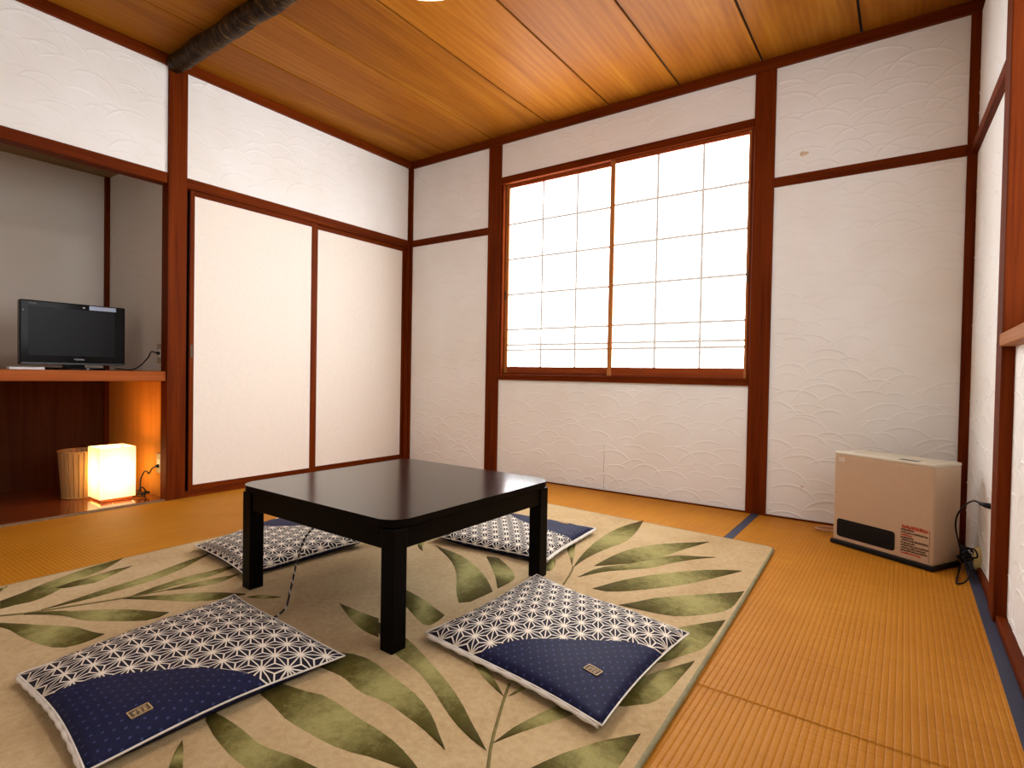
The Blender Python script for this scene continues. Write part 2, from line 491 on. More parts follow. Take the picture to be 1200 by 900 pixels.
LEAVES = [
 [[2.528,-1.517,2.517,-1.501,2.506,-1.484,2.495,-1.468,2.484,-1.451,2.473,-1.435,2.462,-1.419,2.45,-1.403,2.438,-1.387,2.426,-1.371,2.414,-1.355,2.403,-1.339,2.391,-1.323,2.379,-1.307],[2.528,-1.517,2.518,-1.496,2.508,-1.475,2.498,-1.454,2.488,-1.433,2.478,-1.412,2.468,-1.391,2.458,-1.37,2.448,-1.349,2.438,-1.328,2.427,-1.308,2.417,-1.287,2.407,-1.266,2.397,-1.245]],
 [[2.541,-1.531,2.52,-1.464,2.5,-1.396,2.483,-1.328,2.468,-1.26,2.455,-1.191,2.445,-1.121,2.437,-1.051,2.433,-0.981,2.432,-0.911,2.436,-0.84,2.447,-0.771,2.464,-0.703,2.482,-0.635],[2.541,-1.531,2.534,-1.462,2.53,-1.392,2.532,-1.322,2.538,-1.252,2.548,-1.183,2.561,-1.115,2.564,-1.045,2.558,-0.975,2.548,-0.906,2.534,-0.838,2.518,-0.77,2.5,-0.702,2.482,-0.635]],
 [[2.6,-1.46,2.599,-1.403,2.599,-1.345,2.602,-1.288,2.608,-1.231,2.618,-1.174,2.634,-1.119,2.658,-1.067,2.688,-1.018,2.722,-0.972,2.761,-0.93,2.802,-0.889,2.843,-0.849,2.884,-0.809],[2.6,-1.46,2.637,-1.419,2.674,-1.377,2.71,-1.335,2.741,-1.289,2.765,-1.238,2.782,-1.185,2.796,-1.131,2.808,-1.077,2.821,-1.023,2.836,-0.969,2.852,-0.916,2.868,-0.862,2.884,-0.809]],
 [[2.609,-1.614,2.611,-1.558,2.618,-1.502,2.635,-1.449,2.663,-1.401,2.695,-1.355,2.722,-1.306,2.745,-1.255,2.768,-1.204,2.792,-1.154,2.823,-1.108,2.871,-1.08,2.921,-1.055,2.971,-1.028],[2.609,-1.614,2.63,-1.565,2.652,-1.516,2.68,-1.471,2.715,-1.431,2.751,-1.391,2.786,-1.351,2.813,-1.305,2.832,-1.255,2.853,-1.206,2.878,-1.159,2.906,-1.113,2.937,-1.07,2.971,-1.028]],
 [[2.708,-1.683,2.723,-1.631,2.739,-1.58,2.759,-1.53,2.782,-1.482,2.808,-1.435,2.837,-1.39,2.868,-1.346,2.9,-1.303,2.935,-1.263,2.973,-1.224,3.013,-1.189,3.057,-1.158,3.106,-1.137],[2.708,-1.683,2.761,-1.678,2.804,-1.645,2.84,-1.605,2.875,-1.563,2.908,-1.521,2.939,-1.476,2.967,-1.43,2.994,-1.383,3.018,-1.335,3.042,-1.286,3.064,-1.237,3.085,-1.187,3.106,-1.137]],
 [[2.848,-1.761,2.867,-1.726,2.885,-1.69,2.902,-1.654,2.922,-1.619,2.946,-1.588,2.973,-1.558,3.0,-1.528,3.028,-1.499,3.056,-1.471,3.085,-1.443,3.114,-1.416,3.143,-1.389,3.173,-1.362],[2.848,-1.761,2.895,-1.757,2.941,-1.752,2.987,-1.746,3.032,-1.733,3.069,-1.705,3.1,-1.67,3.129,-1.633,3.153,-1.593,3.166,-1.548,3.17,-1.502,3.172,-1.455,3.173,-1.408,3.173,-1.362]],
 [[2.952,-2.061,2.964,-2.028,2.976,-1.994,2.988,-1.961,3.002,-1.928,3.017,-1.896,3.033,-1.864,3.05,-1.833,3.067,-1.802,3.086,-1.772,3.107,-1.743,3.128,-1.714,3.151,-1.687,3.174,-1.66],[2.966,-2.091,3.009,-2.088,3.051,-2.083,3.09,-2.067,3.114,-2.031,3.131,-1.992,3.149,-1.953,3.169,-1.916,3.177,-1.874,3.179,-1.831,3.179,-1.788,3.177,-1.746,3.176,-1.703,3.174,-1.66]],
 [[3.03,-2.258,3.04,-2.236,3.051,-2.215,3.061,-2.193,3.072,-2.172,3.083,-2.15,3.093,-2.129,3.104,-2.107,3.115,-2.086,3.126,-2.065,3.138,-2.044,3.15,-2.023,3.162,-2.003,3.174,-1.982],[3.052,-2.303,3.08,-2.312,3.107,-2.298,3.127,-2.275,3.148,-2.254,3.16,-2.226,3.166,-2.196,3.169,-2.165,3.171,-2.135,3.171,-2.104,3.172,-2.074,3.173,-2.043,3.174,-2.013,3.174,-1.982]],
 [[3.037,-2.616,3.043,-2.595,3.049,-2.574,3.057,-2.553,3.065,-2.533,3.074,-2.513,3.085,-2.494,3.096,-2.475,3.107,-2.456,3.119,-2.438,3.132,-2.421,3.146,-2.404,3.161,-2.388,3.176,-2.372],[3.037,-2.616,3.064,-2.622,3.091,-2.626,3.119,-2.623,3.142,-2.609,3.161,-2.589,3.174,-2.565,3.18,-2.538,3.182,-2.51,3.182,-2.483,3.181,-2.455,3.179,-2.427,3.178,-2.4,3.176,-2.372]],
 [[2.935,-2.588,2.936,-2.566,2.937,-2.544,2.939,-2.522,2.943,-2.501,2.948,-2.479,2.953,-2.458,2.959,-2.437,2.965,-2.416,2.972,-2.395,2.98,-2.374,2.99,-2.355,3.001,-2.336,3.013,-2.317],[2.935,-2.588,2.943,-2.568,2.952,-2.547,2.961,-2.526,2.971,-2.506,2.981,-2.486,2.991,-2.466,3.001,-2.446,3.011,-2.426,3.02,-2.405,3.024,-2.383,3.022,-2.361,3.018,-2.339,3.013,-2.317]],
 [[2.85,-2.437,2.835,-2.431,2.82,-2.426,2.805,-2.42,2.79,-2.414,2.775,-2.407,2.76,-2.401,2.746,-2.393,2.732,-2.385,2.718,-2.377,2.704,-2.369,2.69,-2.36,2.677,-2.351,2.663,-2.342],[2.85,-2.437,2.837,-2.426,2.823,-2.416,2.81,-2.406,2.796,-2.396,2.783,-2.386,2.769,-2.376,2.756,-2.366,2.742,-2.356,2.728,-2.347,2.713,-2.339,2.697,-2.332,2.682,-2.326,2.666,-2.32]],
 [[2.861,-2.428,2.861,-2.422,2.861,-2.415,2.86,-2.409,2.86,-2.402,2.86,-2.396,2.86,-2.389,2.86,-2.382,2.861,-2.376,2.861,-2.369,2.862,-2.363,2.862,-2.356,2.863,-2.35,2.863,-2.343],[2.861,-2.428,2.863,-2.422,2.865,-2.417,2.867,-2.411,2.869,-2.405,2.87,-2.399,2.872,-2.393,2.873,-2.387,2.873,-2.38,2.874,-2.374,2.875,-2.368,2.875,-2.362,2.876,-2.356,2.876,-2.35]],
 [[2.938,-2.617,2.892,-2.586,2.845,-2.556,2.799,-2.525,2.751,-2.497,2.702,-2.472,2.651,-2.449,2.6,-2.427,2.549,-2.406,2.497,-2.385,2.445,-2.368,2.39,-2.357,2.335,-2.35,2.28,-2.344],[2.938,-2.617,2.888,-2.608,2.84,-2.593,2.793,-2.573,2.748,-2.55,2.704,-2.526,2.658,-2.504,2.611,-2.485,2.562,-2.472,2.512,-2.462,2.464,-2.447,2.417,-2.427,2.371,-2.405,2.326,-2.383]],
 [[2.867,-2.666,2.829,-2.64,2.791,-2.613,2.751,-2.589,2.71,-2.57,2.666,-2.555,2.621,-2.545,2.575,-2.535,2.53,-2.526,2.485,-2.517,2.438,-2.514,2.393,-2.522,2.352,-2.542,2.321,-2.576],[2.867,-2.666,2.83,-2.657,2.794,-2.648,2.757,-2.641,2.72,-2.636,2.683,-2.631,2.645,-2.627,2.608,-2.63,2.571,-2.636,2.534,-2.632,2.498,-2.623,2.461,-2.618,2.423,-2.62,2.386,-2.623]],
 [[2.878,-2.746,2.838,-2.73,2.796,-2.717,2.754,-2.708,2.711,-2.703,2.668,-2.701,2.625,-2.699,2.582,-2.695,2.538,-2.693,2.495,-2.694,2.454,-2.708,2.412,-2.717,2.37,-2.726,2.329,-2.739],[2.878,-2.746,2.838,-2.758,2.796,-2.767,2.755,-2.776,2.715,-2.79,2.674,-2.799,2.632,-2.803,2.589,-2.805,2.547,-2.807,2.505,-2.806,2.463,-2.798,2.422,-2.791,2.38,-2.787,2.34,-2.772]],
 [[2.757,-2.852,2.724,-2.854,2.692,-2.857,2.659,-2.86,2.627,-2.865,2.596,-2.873,2.564,-2.881,2.532,-2.884,2.499,-2.882,2.466,-2.88,2.434,-2.88,2.401,-2.881,2.369,-2.884,2.336,-2.887],[2.757,-2.852,2.732,-2.871,2.706,-2.89,2.68,-2.907,2.653,-2.923,2.624,-2.935,2.593,-2.941,2.562,-2.942,2.53,-2.941,2.499,-2.938,2.467,-2.934,2.436,-2.929,2.406,-2.922,2.375,-2.914]],
 [[2.492,-3.041,2.484,-3.038,2.476,-3.035,2.469,-3.031,2.461,-3.026,2.454,-3.021,2.447,-3.016,2.44,-3.011,2.433,-3.006,2.427,-3.0,2.421,-2.994,2.415,-2.988,2.409,-2.982,2.403,-2.975],[2.518,-3.022,2.509,-3.019,2.5,-3.016,2.491,-3.013,2.482,-3.009,2.473,-3.005,2.465,-3.001,2.456,-2.997,2.447,-2.993,2.439,-2.989,2.43,-2.986,2.421,-2.982,2.412,-2.979,2.403,-2.975]],
 [[1.187,-3.004,1.171,-2.973,1.155,-2.942,1.136,-2.913,1.116,-2.884,1.099,-2.854,1.086,-2.821,1.072,-2.789,1.057,-2.758,1.044,-2.725,1.037,-2.691,1.033,-2.657,1.028,-2.622,1.021,-2.588],[1.27,-3.022,1.268,-2.985,1.276,-2.946,1.263,-2.908,1.24,-2.875,1.214,-2.844,1.187,-2.814,1.164,-2.781,1.145,-2.745,1.127,-2.709,1.106,-2.675,1.079,-2.644,1.051,-2.615,1.021,-2.588]],
 [[1.183,-2.853,1.177,-2.834,1.171,-2.815,1.166,-2.796,1.162,-2.777,1.158,-2.758,1.156,-2.738,1.153,-2.719,1.15,-2.7,1.146,-2.68,1.144,-2.661,1.145,-2.641,1.149,-2.622,1.153,-2.603],[1.202,-2.858,1.216,-2.841,1.226,-2.821,1.23,-2.799,1.236,-2.778,1.241,-2.756,1.235,-2.735,1.224,-2.716,1.211,-2.698,1.199,-2.679,1.187,-2.66,1.175,-2.641,1.164,-2.622,1.153,-2.603]],
 [[1.379,-2.946,1.371,-2.899,1.361,-2.852,1.349,-2.805,1.338,-2.758,1.329,-2.711,1.322,-2.663,1.311,-2.616,1.296,-2.57,1.279,-2.525,1.265,-2.479,1.252,-2.433,1.241,-2.386,1.229,-2.339],[1.379,-2.946,1.387,-2.897,1.392,-2.848,1.394,-2.799,1.391,-2.749,1.388,-2.7,1.383,-2.651,1.375,-2.602,1.361,-2.555,1.341,-2.51,1.317,-2.466,1.29,-2.425,1.263,-2.384,1.235,-2.342]],
 [[1.487,-2.75,1.475,-2.719,1.464,-2.687,1.455,-2.655,1.447,-2.622,1.441,-2.589,1.435,-2.555,1.433,-2.522,1.438,-2.489,1.443,-2.455,1.446,-2.422,1.448,-2.388,1.45,-2.354,1.453,-2.321],[1.487,-2.75,1.49,-2.718,1.492,-2.686,1.493,-2.653,1.495,-2.621,1.497,-2.588,1.5,-2.556,1.503,-2.523,1.502,-2.491,1.498,-2.459,1.492,-2.427,1.485,-2.395,1.479,-2.363,1.472,-2.331]],
 [[1.513,-2.639,1.514,-2.62,1.515,-2.6,1.516,-2.581,1.518,-2.562,1.519,-2.543,1.522,-2.523,1.526,-2.504,1.531,-2.486,1.536,-2.467,1.542,-2.449,1.549,-2.431,1.555,-2.413,1.562,-2.394],[1.513,-2.639,1.525,-2.622,1.537,-2.605,1.548,-2.588,1.559,-2.57,1.57,-2.552,1.578,-2.534,1.585,-2.514,1.588,-2.494,1.587,-2.473,1.583,-2.453,1.576,-2.433,1.569,-2.414,1.562,-2.394]],
 [[1.482,-2.754,1.496,-2.726,1.513,-2.701,1.534,-2.678,1.554,-2.656,1.574,-2.632,1.593,-2.607,1.613,-2.584,1.634,-2.562,1.658,-2.543,1.683,-2.525,1.709,-2.51,1.736,-2.495,1.763,-2.48],[1.482,-2.754,1.508,-2.736,1.534,-2.718,1.56,-2.701,1.587,-2.684,1.614,-2.669,1.641,-2.653,1.669,-2.638,1.693,-2.618,1.715,-2.596,1.733,-2.57,1.747,-2.542,1.759,-2.513,1.77,-2.484]],
 [[1.372,-2.987,1.391,-2.959,1.413,-2.931,1.438,-2.908,1.466,-2.888,1.491,-2.864,1.514,-2.838,1.539,-2.814,1.565,-2.792,1.594,-2.772,1.624,-2.754,1.655,-2.739,1.686,-2.724,1.717,-2.709],[1.38,-2.989,1.409,-2.966,1.439,-2.944,1.471,-2.926,1.505,-2.912,1.541,-2.903,1.576,-2.892,1.607,-2.872,1.637,-2.85,1.668,-2.828,1.696,-2.805,1.723,-2.779,1.731,-2.744,1.717,-2.709]],
 [[1.388,-3.055,1.413,-3.039,1.437,-3.023,1.462,-3.006,1.487,-2.991,1.512,-2.975,1.536,-2.959,1.561,-2.943,1.586,-2.928,1.613,-2.917,1.642,-2.911,1.671,-2.905,1.7,-2.898,1.728,-2.89],[1.418,-3.062,1.449,-3.052,1.482,-3.045,1.515,-3.042,1.548,-3.04,1.581,-3.036,1.613,-3.031,1.646,-3.024,1.678,-3.016,1.709,-3.006,1.735,-2.986,1.743,-2.954,1.739,-2.921,1.728,-2.89]],
 [[1.052,-2.975,1.051,-2.973,1.05,-2.972,1.048,-2.97,1.047,-2.968,1.046,-2.967,1.045,-2.965,1.044,-2.963,1.044,-2.961,1.043,-2.959,1.042,-2.957,1.042,-2.955,1.042,-2.953,1.041,-2.951],[1.087,-2.983,1.084,-2.98,1.08,-2.977,1.077,-2.975,1.074,-2.972,1.07,-2.97,1.067,-2.967,1.063,-2.965,1.059,-2.963,1.056,-2.96,1.052,-2.958,1.049,-2.956,1.045,-2.954,1.041,-2.951]],
 [[1.912,-1.754,1.892,-1.748,1.873,-1.739,1.856,-1.727,1.839,-1.713,1.824,-1.698,1.81,-1.683,1.797,-1.666,1.785,-1.648,1.775,-1.63,1.768,-1.61,1.765,-1.589,1.767,-1.568,1.77,-1.547],[1.912,-1.754,1.899,-1.742,1.886,-1.729,1.873,-1.717,1.861,-1.703,1.85,-1.688,1.84,-1.673,1.831,-1.658,1.822,-1.642,1.815,-1.625,1.81,-1.608,1.806,-1.59,1.805,-1.572,1.804,-1.554]],
 [[1.895,-1.662,1.942,-1.669,1.989,-1.676,2.036,-1.684,2.083,-1.695,2.127,-1.712,2.17,-1.732,2.212,-1.755,2.253,-1.78,2.292,-1.806,2.33,-1.835,2.366,-1.866,2.401,-1.899,2.434,-1.933],[1.942,-1.686,1.996,-1.716,2.049,-1.747,2.101,-1.781,2.149,-1.819,2.195,-1.861,2.237,-1.906,2.277,-1.953,2.316,-2.0,2.358,-2.045,2.403,-2.087,2.429,-2.056,2.431,-1.995,2.434,-1.933]],
 [[2.177,-1.642,2.197,-1.661,2.218,-1.68,2.238,-1.699,2.258,-1.718,2.278,-1.737,2.297,-1.757,2.317,-1.776,2.337,-1.795,2.356,-1.815,2.375,-1.836,2.393,-1.856,2.411,-1.877,2.43,-1.898],[2.234,-1.624,2.259,-1.639,2.283,-1.653,2.307,-1.668,2.331,-1.684,2.353,-1.701,2.375,-1.719,2.395,-1.738,2.413,-1.76,2.427,-1.785,2.432,-1.813,2.433,-1.841,2.432,-1.869,2.43,-1.898]],
 [[2.162,-2.106,2.183,-2.11,2.205,-2.114,2.226,-2.118,2.247,-2.122,2.268,-2.127,2.289,-2.133,2.309,-2.139,2.33,-2.146,2.35,-2.153,2.37,-2.161,2.39,-2.169,2.41,-2.178,2.43,-2.186],[2.267,-2.207,2.286,-2.216,2.306,-2.226,2.325,-2.235,2.345,-2.244,2.364,-2.253,2.384,-2.262,2.404,-2.271,2.425,-2.277,2.443,-2.27,2.445,-2.249,2.442,-2.227,2.437,-2.206,2.43,-2.186]],
 [[2.372,-1.502,2.371,-1.49,2.371,-1.478,2.371,-1.466,2.375,-1.454,2.385,-1.45,2.396,-1.455,2.405,-1.463,2.413,-1.471,2.421,-1.481,2.429,-1.49,2.436,-1.5,2.444,-1.509,2.451,-1.519],[2.452,-1.63,2.464,-1.632,2.476,-1.634,2.486,-1.629,2.488,-1.618,2.487,-1.606,2.484,-1.595,2.48,-1.584,2.476,-1.573,2.471,-1.562,2.466,-1.551,2.461,-1.54,2.456,-1.529,2.451,-1.519]],
 [[2.088,-2.333,2.103,-2.333,2.117,-2.332,2.132,-2.332,2.146,-2.331,2.16,-2.331,2.175,-2.331,2.189,-2.33,2.204,-2.33,2.218,-2.329,2.233,-2.329,2.247,-2.328,2.262,-2.328,2.276,-2.327],[2.088,-2.333,2.11,-2.343,2.131,-2.352,2.153,-2.362,2.175,-2.371,2.196,-2.38,2.218,-2.389,2.24,-2.397,2.263,-2.404,2.286,-2.41,2.309,-2.415,2.332,-2.418,2.356,-2.418,2.379,-2.418]],
 [[1.795,-2.493,1.798,-2.484,1.801,-2.475,1.805,-2.466,1.81,-2.458,1.817,-2.452,1.825,-2.447,1.833,-2.442,1.841,-2.438,1.85,-2.435,1.859,-2.432,1.868,-2.429,1.877,-2.426,1.886,-2.422],[1.795,-2.493,1.804,-2.49,1.812,-2.487,1.821,-2.483,1.829,-2.48,1.837,-2.476,1.845,-2.471,1.852,-2.465,1.859,-2.459,1.864,-2.452,1.87,-2.445,1.875,-2.437,1.88,-2.43,1.886,-2.422]]]
STEMS = [[2.999,-2.692,2.969,-2.651,2.942,-2.609,2.918,-2.565,2.895,-2.52,2.873,-2.475,2.851,-2.43,2.83,-2.385],[2.602,-1.717,2.594,-1.688,2.585,-1.66,2.577,-1.631,2.568,-1.602,2.558,-1.574,2.547,-1.546,2.534,-1.519],[1.335,-3.036,1.372,-2.986,1.399,-2.929,1.424,-2.872,1.45,-2.815,1.475,-2.758,1.496,-2.699,1.513,-2.639]]

# ================================================================ the room
RX = 3.925          # plaster face of the right wall
YF = -4.4           # wall behind the camera
ZT, ZC = 2.60, 2.66  # ceiling trim underside, ceiling

def ridges(P, u0, u1, v0, v1, H, seed):
    """curved trowel ridges in the plaster, real relief"""
    rnd = random.Random(seed)
    bm = bmn()
    v = v0 - 0.10
    while v < v1 + 0.02:
        u = u0 - rnd.uniform(0.0, 0.25)
        while u < u1:
            R = rnd.uniform(0.09, 0.19)
            a0, a1 = rnd.uniform(10, 60), rnd.uniform(115, 172)
            cu, cv = u + rnd.uniform(-0.04, 0.04), v + rnd.uniform(-0.03, 0.03) - R * 0.5
            hh = H * rnd.uniform(0.35, 1.15)
            sq = rnd.uniform(0.65, 1.0)
            n = 12
            row = []
            for i in range(n + 1):
                t = i / n
                a = math.radians(a0 + (a1 - a0) * t)
                tp = min(1.0, 3.2 * t, 3.2 * (1 - t))
                wob = 1 + 0.012 * math.sin(9 * t + seed)
                pts = []
                for dr, hgt in ((0.0028, -0.0004), (0.0, hh * tp), (-0.006, hh * tp * 0.45), (-0.022, -0.0004)):
                    r = (R + dr) * wob
                    pts.append((cu + r * math.cos(a), cv + r * sq * math.sin(a), hgt))
                ok = all(u0 + 0.004 < q[0] < u1 - 0.004 and v0 + 0.004 < q[1] < v1 - 0.004 for q in pts)
                row.append([bm.verts.new(P(*q)) for q in pts] if ok else None)
            for i in range(n):
                if row[i] and row[i + 1]:
                    for k in range(3):
                        f = bm.faces.new((row[i][k], row[i][k + 1], row[i + 1][k + 1], row[i + 1][k]))
                        f.smooth = True
            u += R * rnd.uniform(0.85, 1.45)
        v += rnd.uniform(0.055, 0.09)
    return bm

P_back = lambda u, v, h: (u, -h, v)
P_left = lambda u, v, h: (h, u, v)
P_right = lambda u, v, h: (RX - h, u, v)
P_alc_side = lambda u, v, h: (u, -1.985 - h, v)
P_alc_back = lambda u, v, h: (-0.92 + h, u, v)

def panel(parent, P, u0, u1, v0, v1, mat=None, H=0.0016, thick=0.05, seed=1):
    mat = mat or PLASTER
    a, b = Vector(P(u0, v0, 0)), Vector(P(u1, v1, -thick))
    lo = [min(a[i], b[i]) for i in range(3)]
    hi = [max(a[i], b[i]) for i in range(3)]
    o = put('plaster_panel', bx(lo[0], hi[0], lo[1], hi[1], lo[2], hi[2]), mat, parent)
    if H > 0:
        r = sub('trowel_ridges', ridges(P, u0, u1, v0, v1, H, seed), mat, o)
        r['kind'] = 'stuff'
    return o

# ---- floor of tatami mats
floor = thing('floor', (0, 0, 0), kind='structure')

def mat_piece(x0, x1, y0, y1, ribs, seed=0, bands=()):
    """tatami: ribs='y' means ribs run along y"""
    bm = bmn()
    pitch = 0.0158
    dp = 0.0018 if ribs == 'y' else 0.0007
    a0, a1 = (x0, x1) if ribs == 'y' else (y0, y1)
    b0, b1 = (y0, y1) if ribs == 'y' else (x0, x1)
    n = max(1, int(round((a1 - a0) / pitch)))
    pr = []
    for i in range(n):
        s = a0 + (a1 - a0) * i / n
        w = (a1 - a0) / n
        pr += [(s, -dp), (s + 0.16 * w, -0.12 * dp), (s + 0.5 * w, 0.0002), (s + 0.84 * w, -0.12 * dp)]
    pr.append((a1, -dp))
    rows = []
    for c, dz in ((b0, -0.0025), (b0 + 0.004, 0), (b1 - 0.004, 0), (b1, -0.0025)):
        rows.append([bm.verts.new((a, c, z + dz) if ribs == 'y' else (c, a, z + dz)) for a, z in pr])
    for j in range(3):
        for i in range(len(pr) - 1):
            bm.faces.new((rows[j][i], rows[j][i + 1], rows[j + 1][i + 1], rows[j + 1][i]))
    box(bm, x0, x1, y0, y1, -0.05, -0.0045)
    o = put('tatami_mat', bm, TATAMI_X if ribs == 'y' else TATAMI_Y, floor)
    for (h0, h1) in bands:
        hb = bmn()
        if ribs == 'y' : box(hb, h0, h1, y0 + 0.001, y1 - 0.001, -0.004, 0.0014, 0.0006)
        else: box(hb, x0 + 0.001, x1 - 0.001, h0, h1, -0.004, 0.0014, 0.0006)
        sub('edge_band', hb, HERI, o)
    return o

mat_piece(2.905, 3.90, -2.066, -0.012, 'y', bands=((2.905, 2.948), (3.862, 3.897)))
mat_piece(2.905, 3.90, -4.12, -2.068, 'y', bands=((2.905, 2.948), (3.862, 3.897)))
mat_piece(1.062, 2.903, -0.98, -0.012, 'x', bands=((-0.98, -0.94),))
mat_piece(1.062, 2.903, -1.96, -0.982, 'x', bands=((-1.96, -1.92), (-1.022, -0.982)))
mat_piece(1.062, 2.903, -2.94, -1.962, 'x', bands=((-2.94, -2.90),))
mat_piece(1.062, 2.903, -4.12, -2.942, 'x')
mat_piece(0.004, 1.06, -1.934, -0.012, 'x')
mat_piece(0.004, 1.06, -4.12, -1.936, 'x')
put('floor_board', bx(0.0, 3.95, YF, -4.122, -0.05, 0.0), W_x, floor)
put('subfloor', bx(-1.0, 4.0, YF, 0.05, -0.08, -0.051), DARK, floor)

# ---- ceiling of cedar boards
ceiling = thing('ceiling', (0, 0, ZC), kind='structure')
seams = [-0.02, 0.435, 0.915, 1.425, 1.925, 2.412, 2.902, 3.395, 3.94]
for a, b in zip(seams[:-1], seams[1:]):
    put('ceiling_board', bx(a + 0.006, b - 0.006, YF, 0.0, ZC, ZC + 0.014, 0.0015), CEIL, ceiling)
put('ceiling_backing', bx(-1.0, 4.0, YF - 0.05, 0.05, ZC + 0.0145, ZC + 0.03), DARK, ceiling)

# ---- wall with the window
wall_back = thing('wall_back', (0, 0, 0), kind='structure')
panel(wall_back, P_back, 0.034, 0.882, 0.0, 1.912, H=0.0034, seed=3)
panel(wall_back, P_back, 0.034, 0.882, 1.968, ZT, H=0.0036, seed=4)
panel(wall_back, P_back, 1.006, 2.867, 0.0, 0.757, H=0.0028, seed=5)
panel(wall_back, P_back, 1.006, 2.867, 2.337, ZT, H=0.0036, seed=6)
panel(wall_back, P_back, 2.981, 3.88, 0.0, 1.914, H=0.0038, seed=17)
panel(wall_back, P_back, 2.981, 3.88, 1.967, ZT, H=0.0042, seed=8)
for x0, x1 in ((0.882, 1.006), (2.867, 2.981)):
    put('post', bx(x0, x1, -0.012, 0.10, 0.0, ZT, 0.003), W_z, wall_back)
put('corner_post', bx(-0.05, 0.034, -0.012, 0.06, 0.0, ZT, 0.002), W_z, wall_back)
put('corner_post', bx(3.852, 3.895, -0.014, 0.06, 0.0, ZT, 0.003), W_z, wall_back)
put('tie_rail', bx(0.034, 0.882, -0.008, 0.04, 1.911, 1.969, 0.002), W_x, wall_back)
put('tie_rail', bx(2.981, 3.852, -0.008, 0.04, 1.913, 1.969, 0.002), W_x, wall_back)
put('floor_trim', bx(0.0, 3.88, -0.011, 0.02, -0.03, 0.008), W_x, wall_back)
put('ceiling_trim', bx(0.0, 3.95, -0.022, 0.05, ZT, ZC, 0.002), W_x, wall_back)
# stains left on the plaster
def blotch(cx, cz, rx, rz, seed):
    rnd = random.Random(seed)
    bm = bmn()
    n = 14
    pts = []
    for k in range(n):
        a = 2 * PI * k / n
        s = rnd.uniform(0.7, 1.2)
        pts.append((cx + rx * s * math.cos(a), cz + rz * s * math.sin(a)))
    fr = [bm.verts.new((x, -0.0007, z)) for x, z in pts]
    bk = [bm.verts.new((x, 0.0, z)) for x, z in pts]
    bm.faces.new(fr)
    for k in range(n):
        bm.faces.new((fr[k], fr[(k + 1) % n], bk[(k + 1) % n], bk[k]))
    return bm
STAIN = plain('tan_water_stain', (0.74, 0.58, 0.40), 0.9, var=0.15)
put('water_stain', blotch(3.131, 2.079, 0.022, 0.014, 2), STAIN, wall_back)
put('water_stain', blotch(3.165, 0.185, 0.010, 0.012, 5), STAIN, wall_back)
put('plaster_crack', tube(bmn(), [(1.932, 0.0005, 0.33), (1.934, 0.0005, 0.24), (1.930, 0.0005, 0.17), (1.936, 0.0005, 0.09), (1.934, 0.0005, 0.015)], 0.0013, 5), INK, wall_back)

# ---- main window: two sliding paper sashes
win = thing('window_1', (1.006, 0.0, 0.757), kind='structure')
put('window_sill', bx(1.006, 2.867, -0.020, 0.10, 0.757, 0.802, 0.003), W_x, win)
put('window_head', bx(1.006, 2.867, -0.016, 0.10, 2.284, 2.339, 0.003), W_x, win)
put('window_jamb', bx(1.006, 1.030, -0.004, 0.10, 0.802, 2.284, 0.002), W_z, win)
put('window_jamb', bx(2.851, 2.867, -0.004, 0.10, 0.802, 2.284, 0.002), W_z, win)
put('window_groove', bx(1.03, 2.851, 0.022, 0.026, 0.80, 0.812), W_x, win)

def sash(parent, xs, zs, y, x0, x1, z0, z1, pane_mat, nm='paper_sash'):
    """xs, zs: pane boundaries; y: front face of the sash; frame from x0..x1, z0..z1"""
    fr = put('sash_frame', bx(x0, xs[0], y, y + 0.022, z0, z1, 0.0015), W_sash, parent)
    sub('stile', bx(xs[-1], x1, y, y + 0.022, z0, z1, 0.0015), W_sash, fr)
    sub('bottom_rail', bx(xs[0], xs[-1], y, y + 0.022, z0, zs[0], 0.0015), W_sash_x, fr)
    sub('top_rail', bx(xs[0], xs[-1], y, y + 0.022, zs[-1], z1, 0.0015), W_sash_x, fr)
    k = 0.0080
    for i in range(len(xs) - 1):
        for j in range(len(zs) - 1):
            sub('pane', bx(xs[i] + (k if i else 0), xs[i + 1] - (k if i < len(xs) - 2 else 0), y + 0.012, y + 0.016,
                           zs[j] + (k if j else 0), zs[j + 1] - (k if j < len(zs) - 2 else 0)), pane_mat, fr)
    for x in xs[1:-1]:
        sub('lattice_bar', bx(x - k, x + k, y + 0.008, y + 0.020, zs[0], zs[-1]), W_kumiko, fr)
    for z in zs[1:-1]:
        sub('lattice_bar', bx(xs[0], xs[-1], y + 0.0085, y + 0.0195, z - k, z + k), W_kumiko, fr)
    return fr
ZS = [0.862, 0.991, 1.031, 1.151, 1.426, 1.702, 1.976, 2.258]
sash(win, [1.062, 1.370, 1.662, 1.945], ZS, 0.030, 1.032, 1.975, 0.803, 2.283, PANE)
sash(win, [1.972, 2.275, 2.570, 2.836], ZS, 0.0, 1.938, 2.850, 0.803, 2.283, PANE)
put('finger_pull', bx(2.842, 2.850, -0.004, 0.0, 1.375, 1.445, 0.001), BRASS, win)
put('finger_pull', bx(1.036, 1.046, 0.026, 0.0302, 1.385, 1.455, 0.001), BRASS, win)

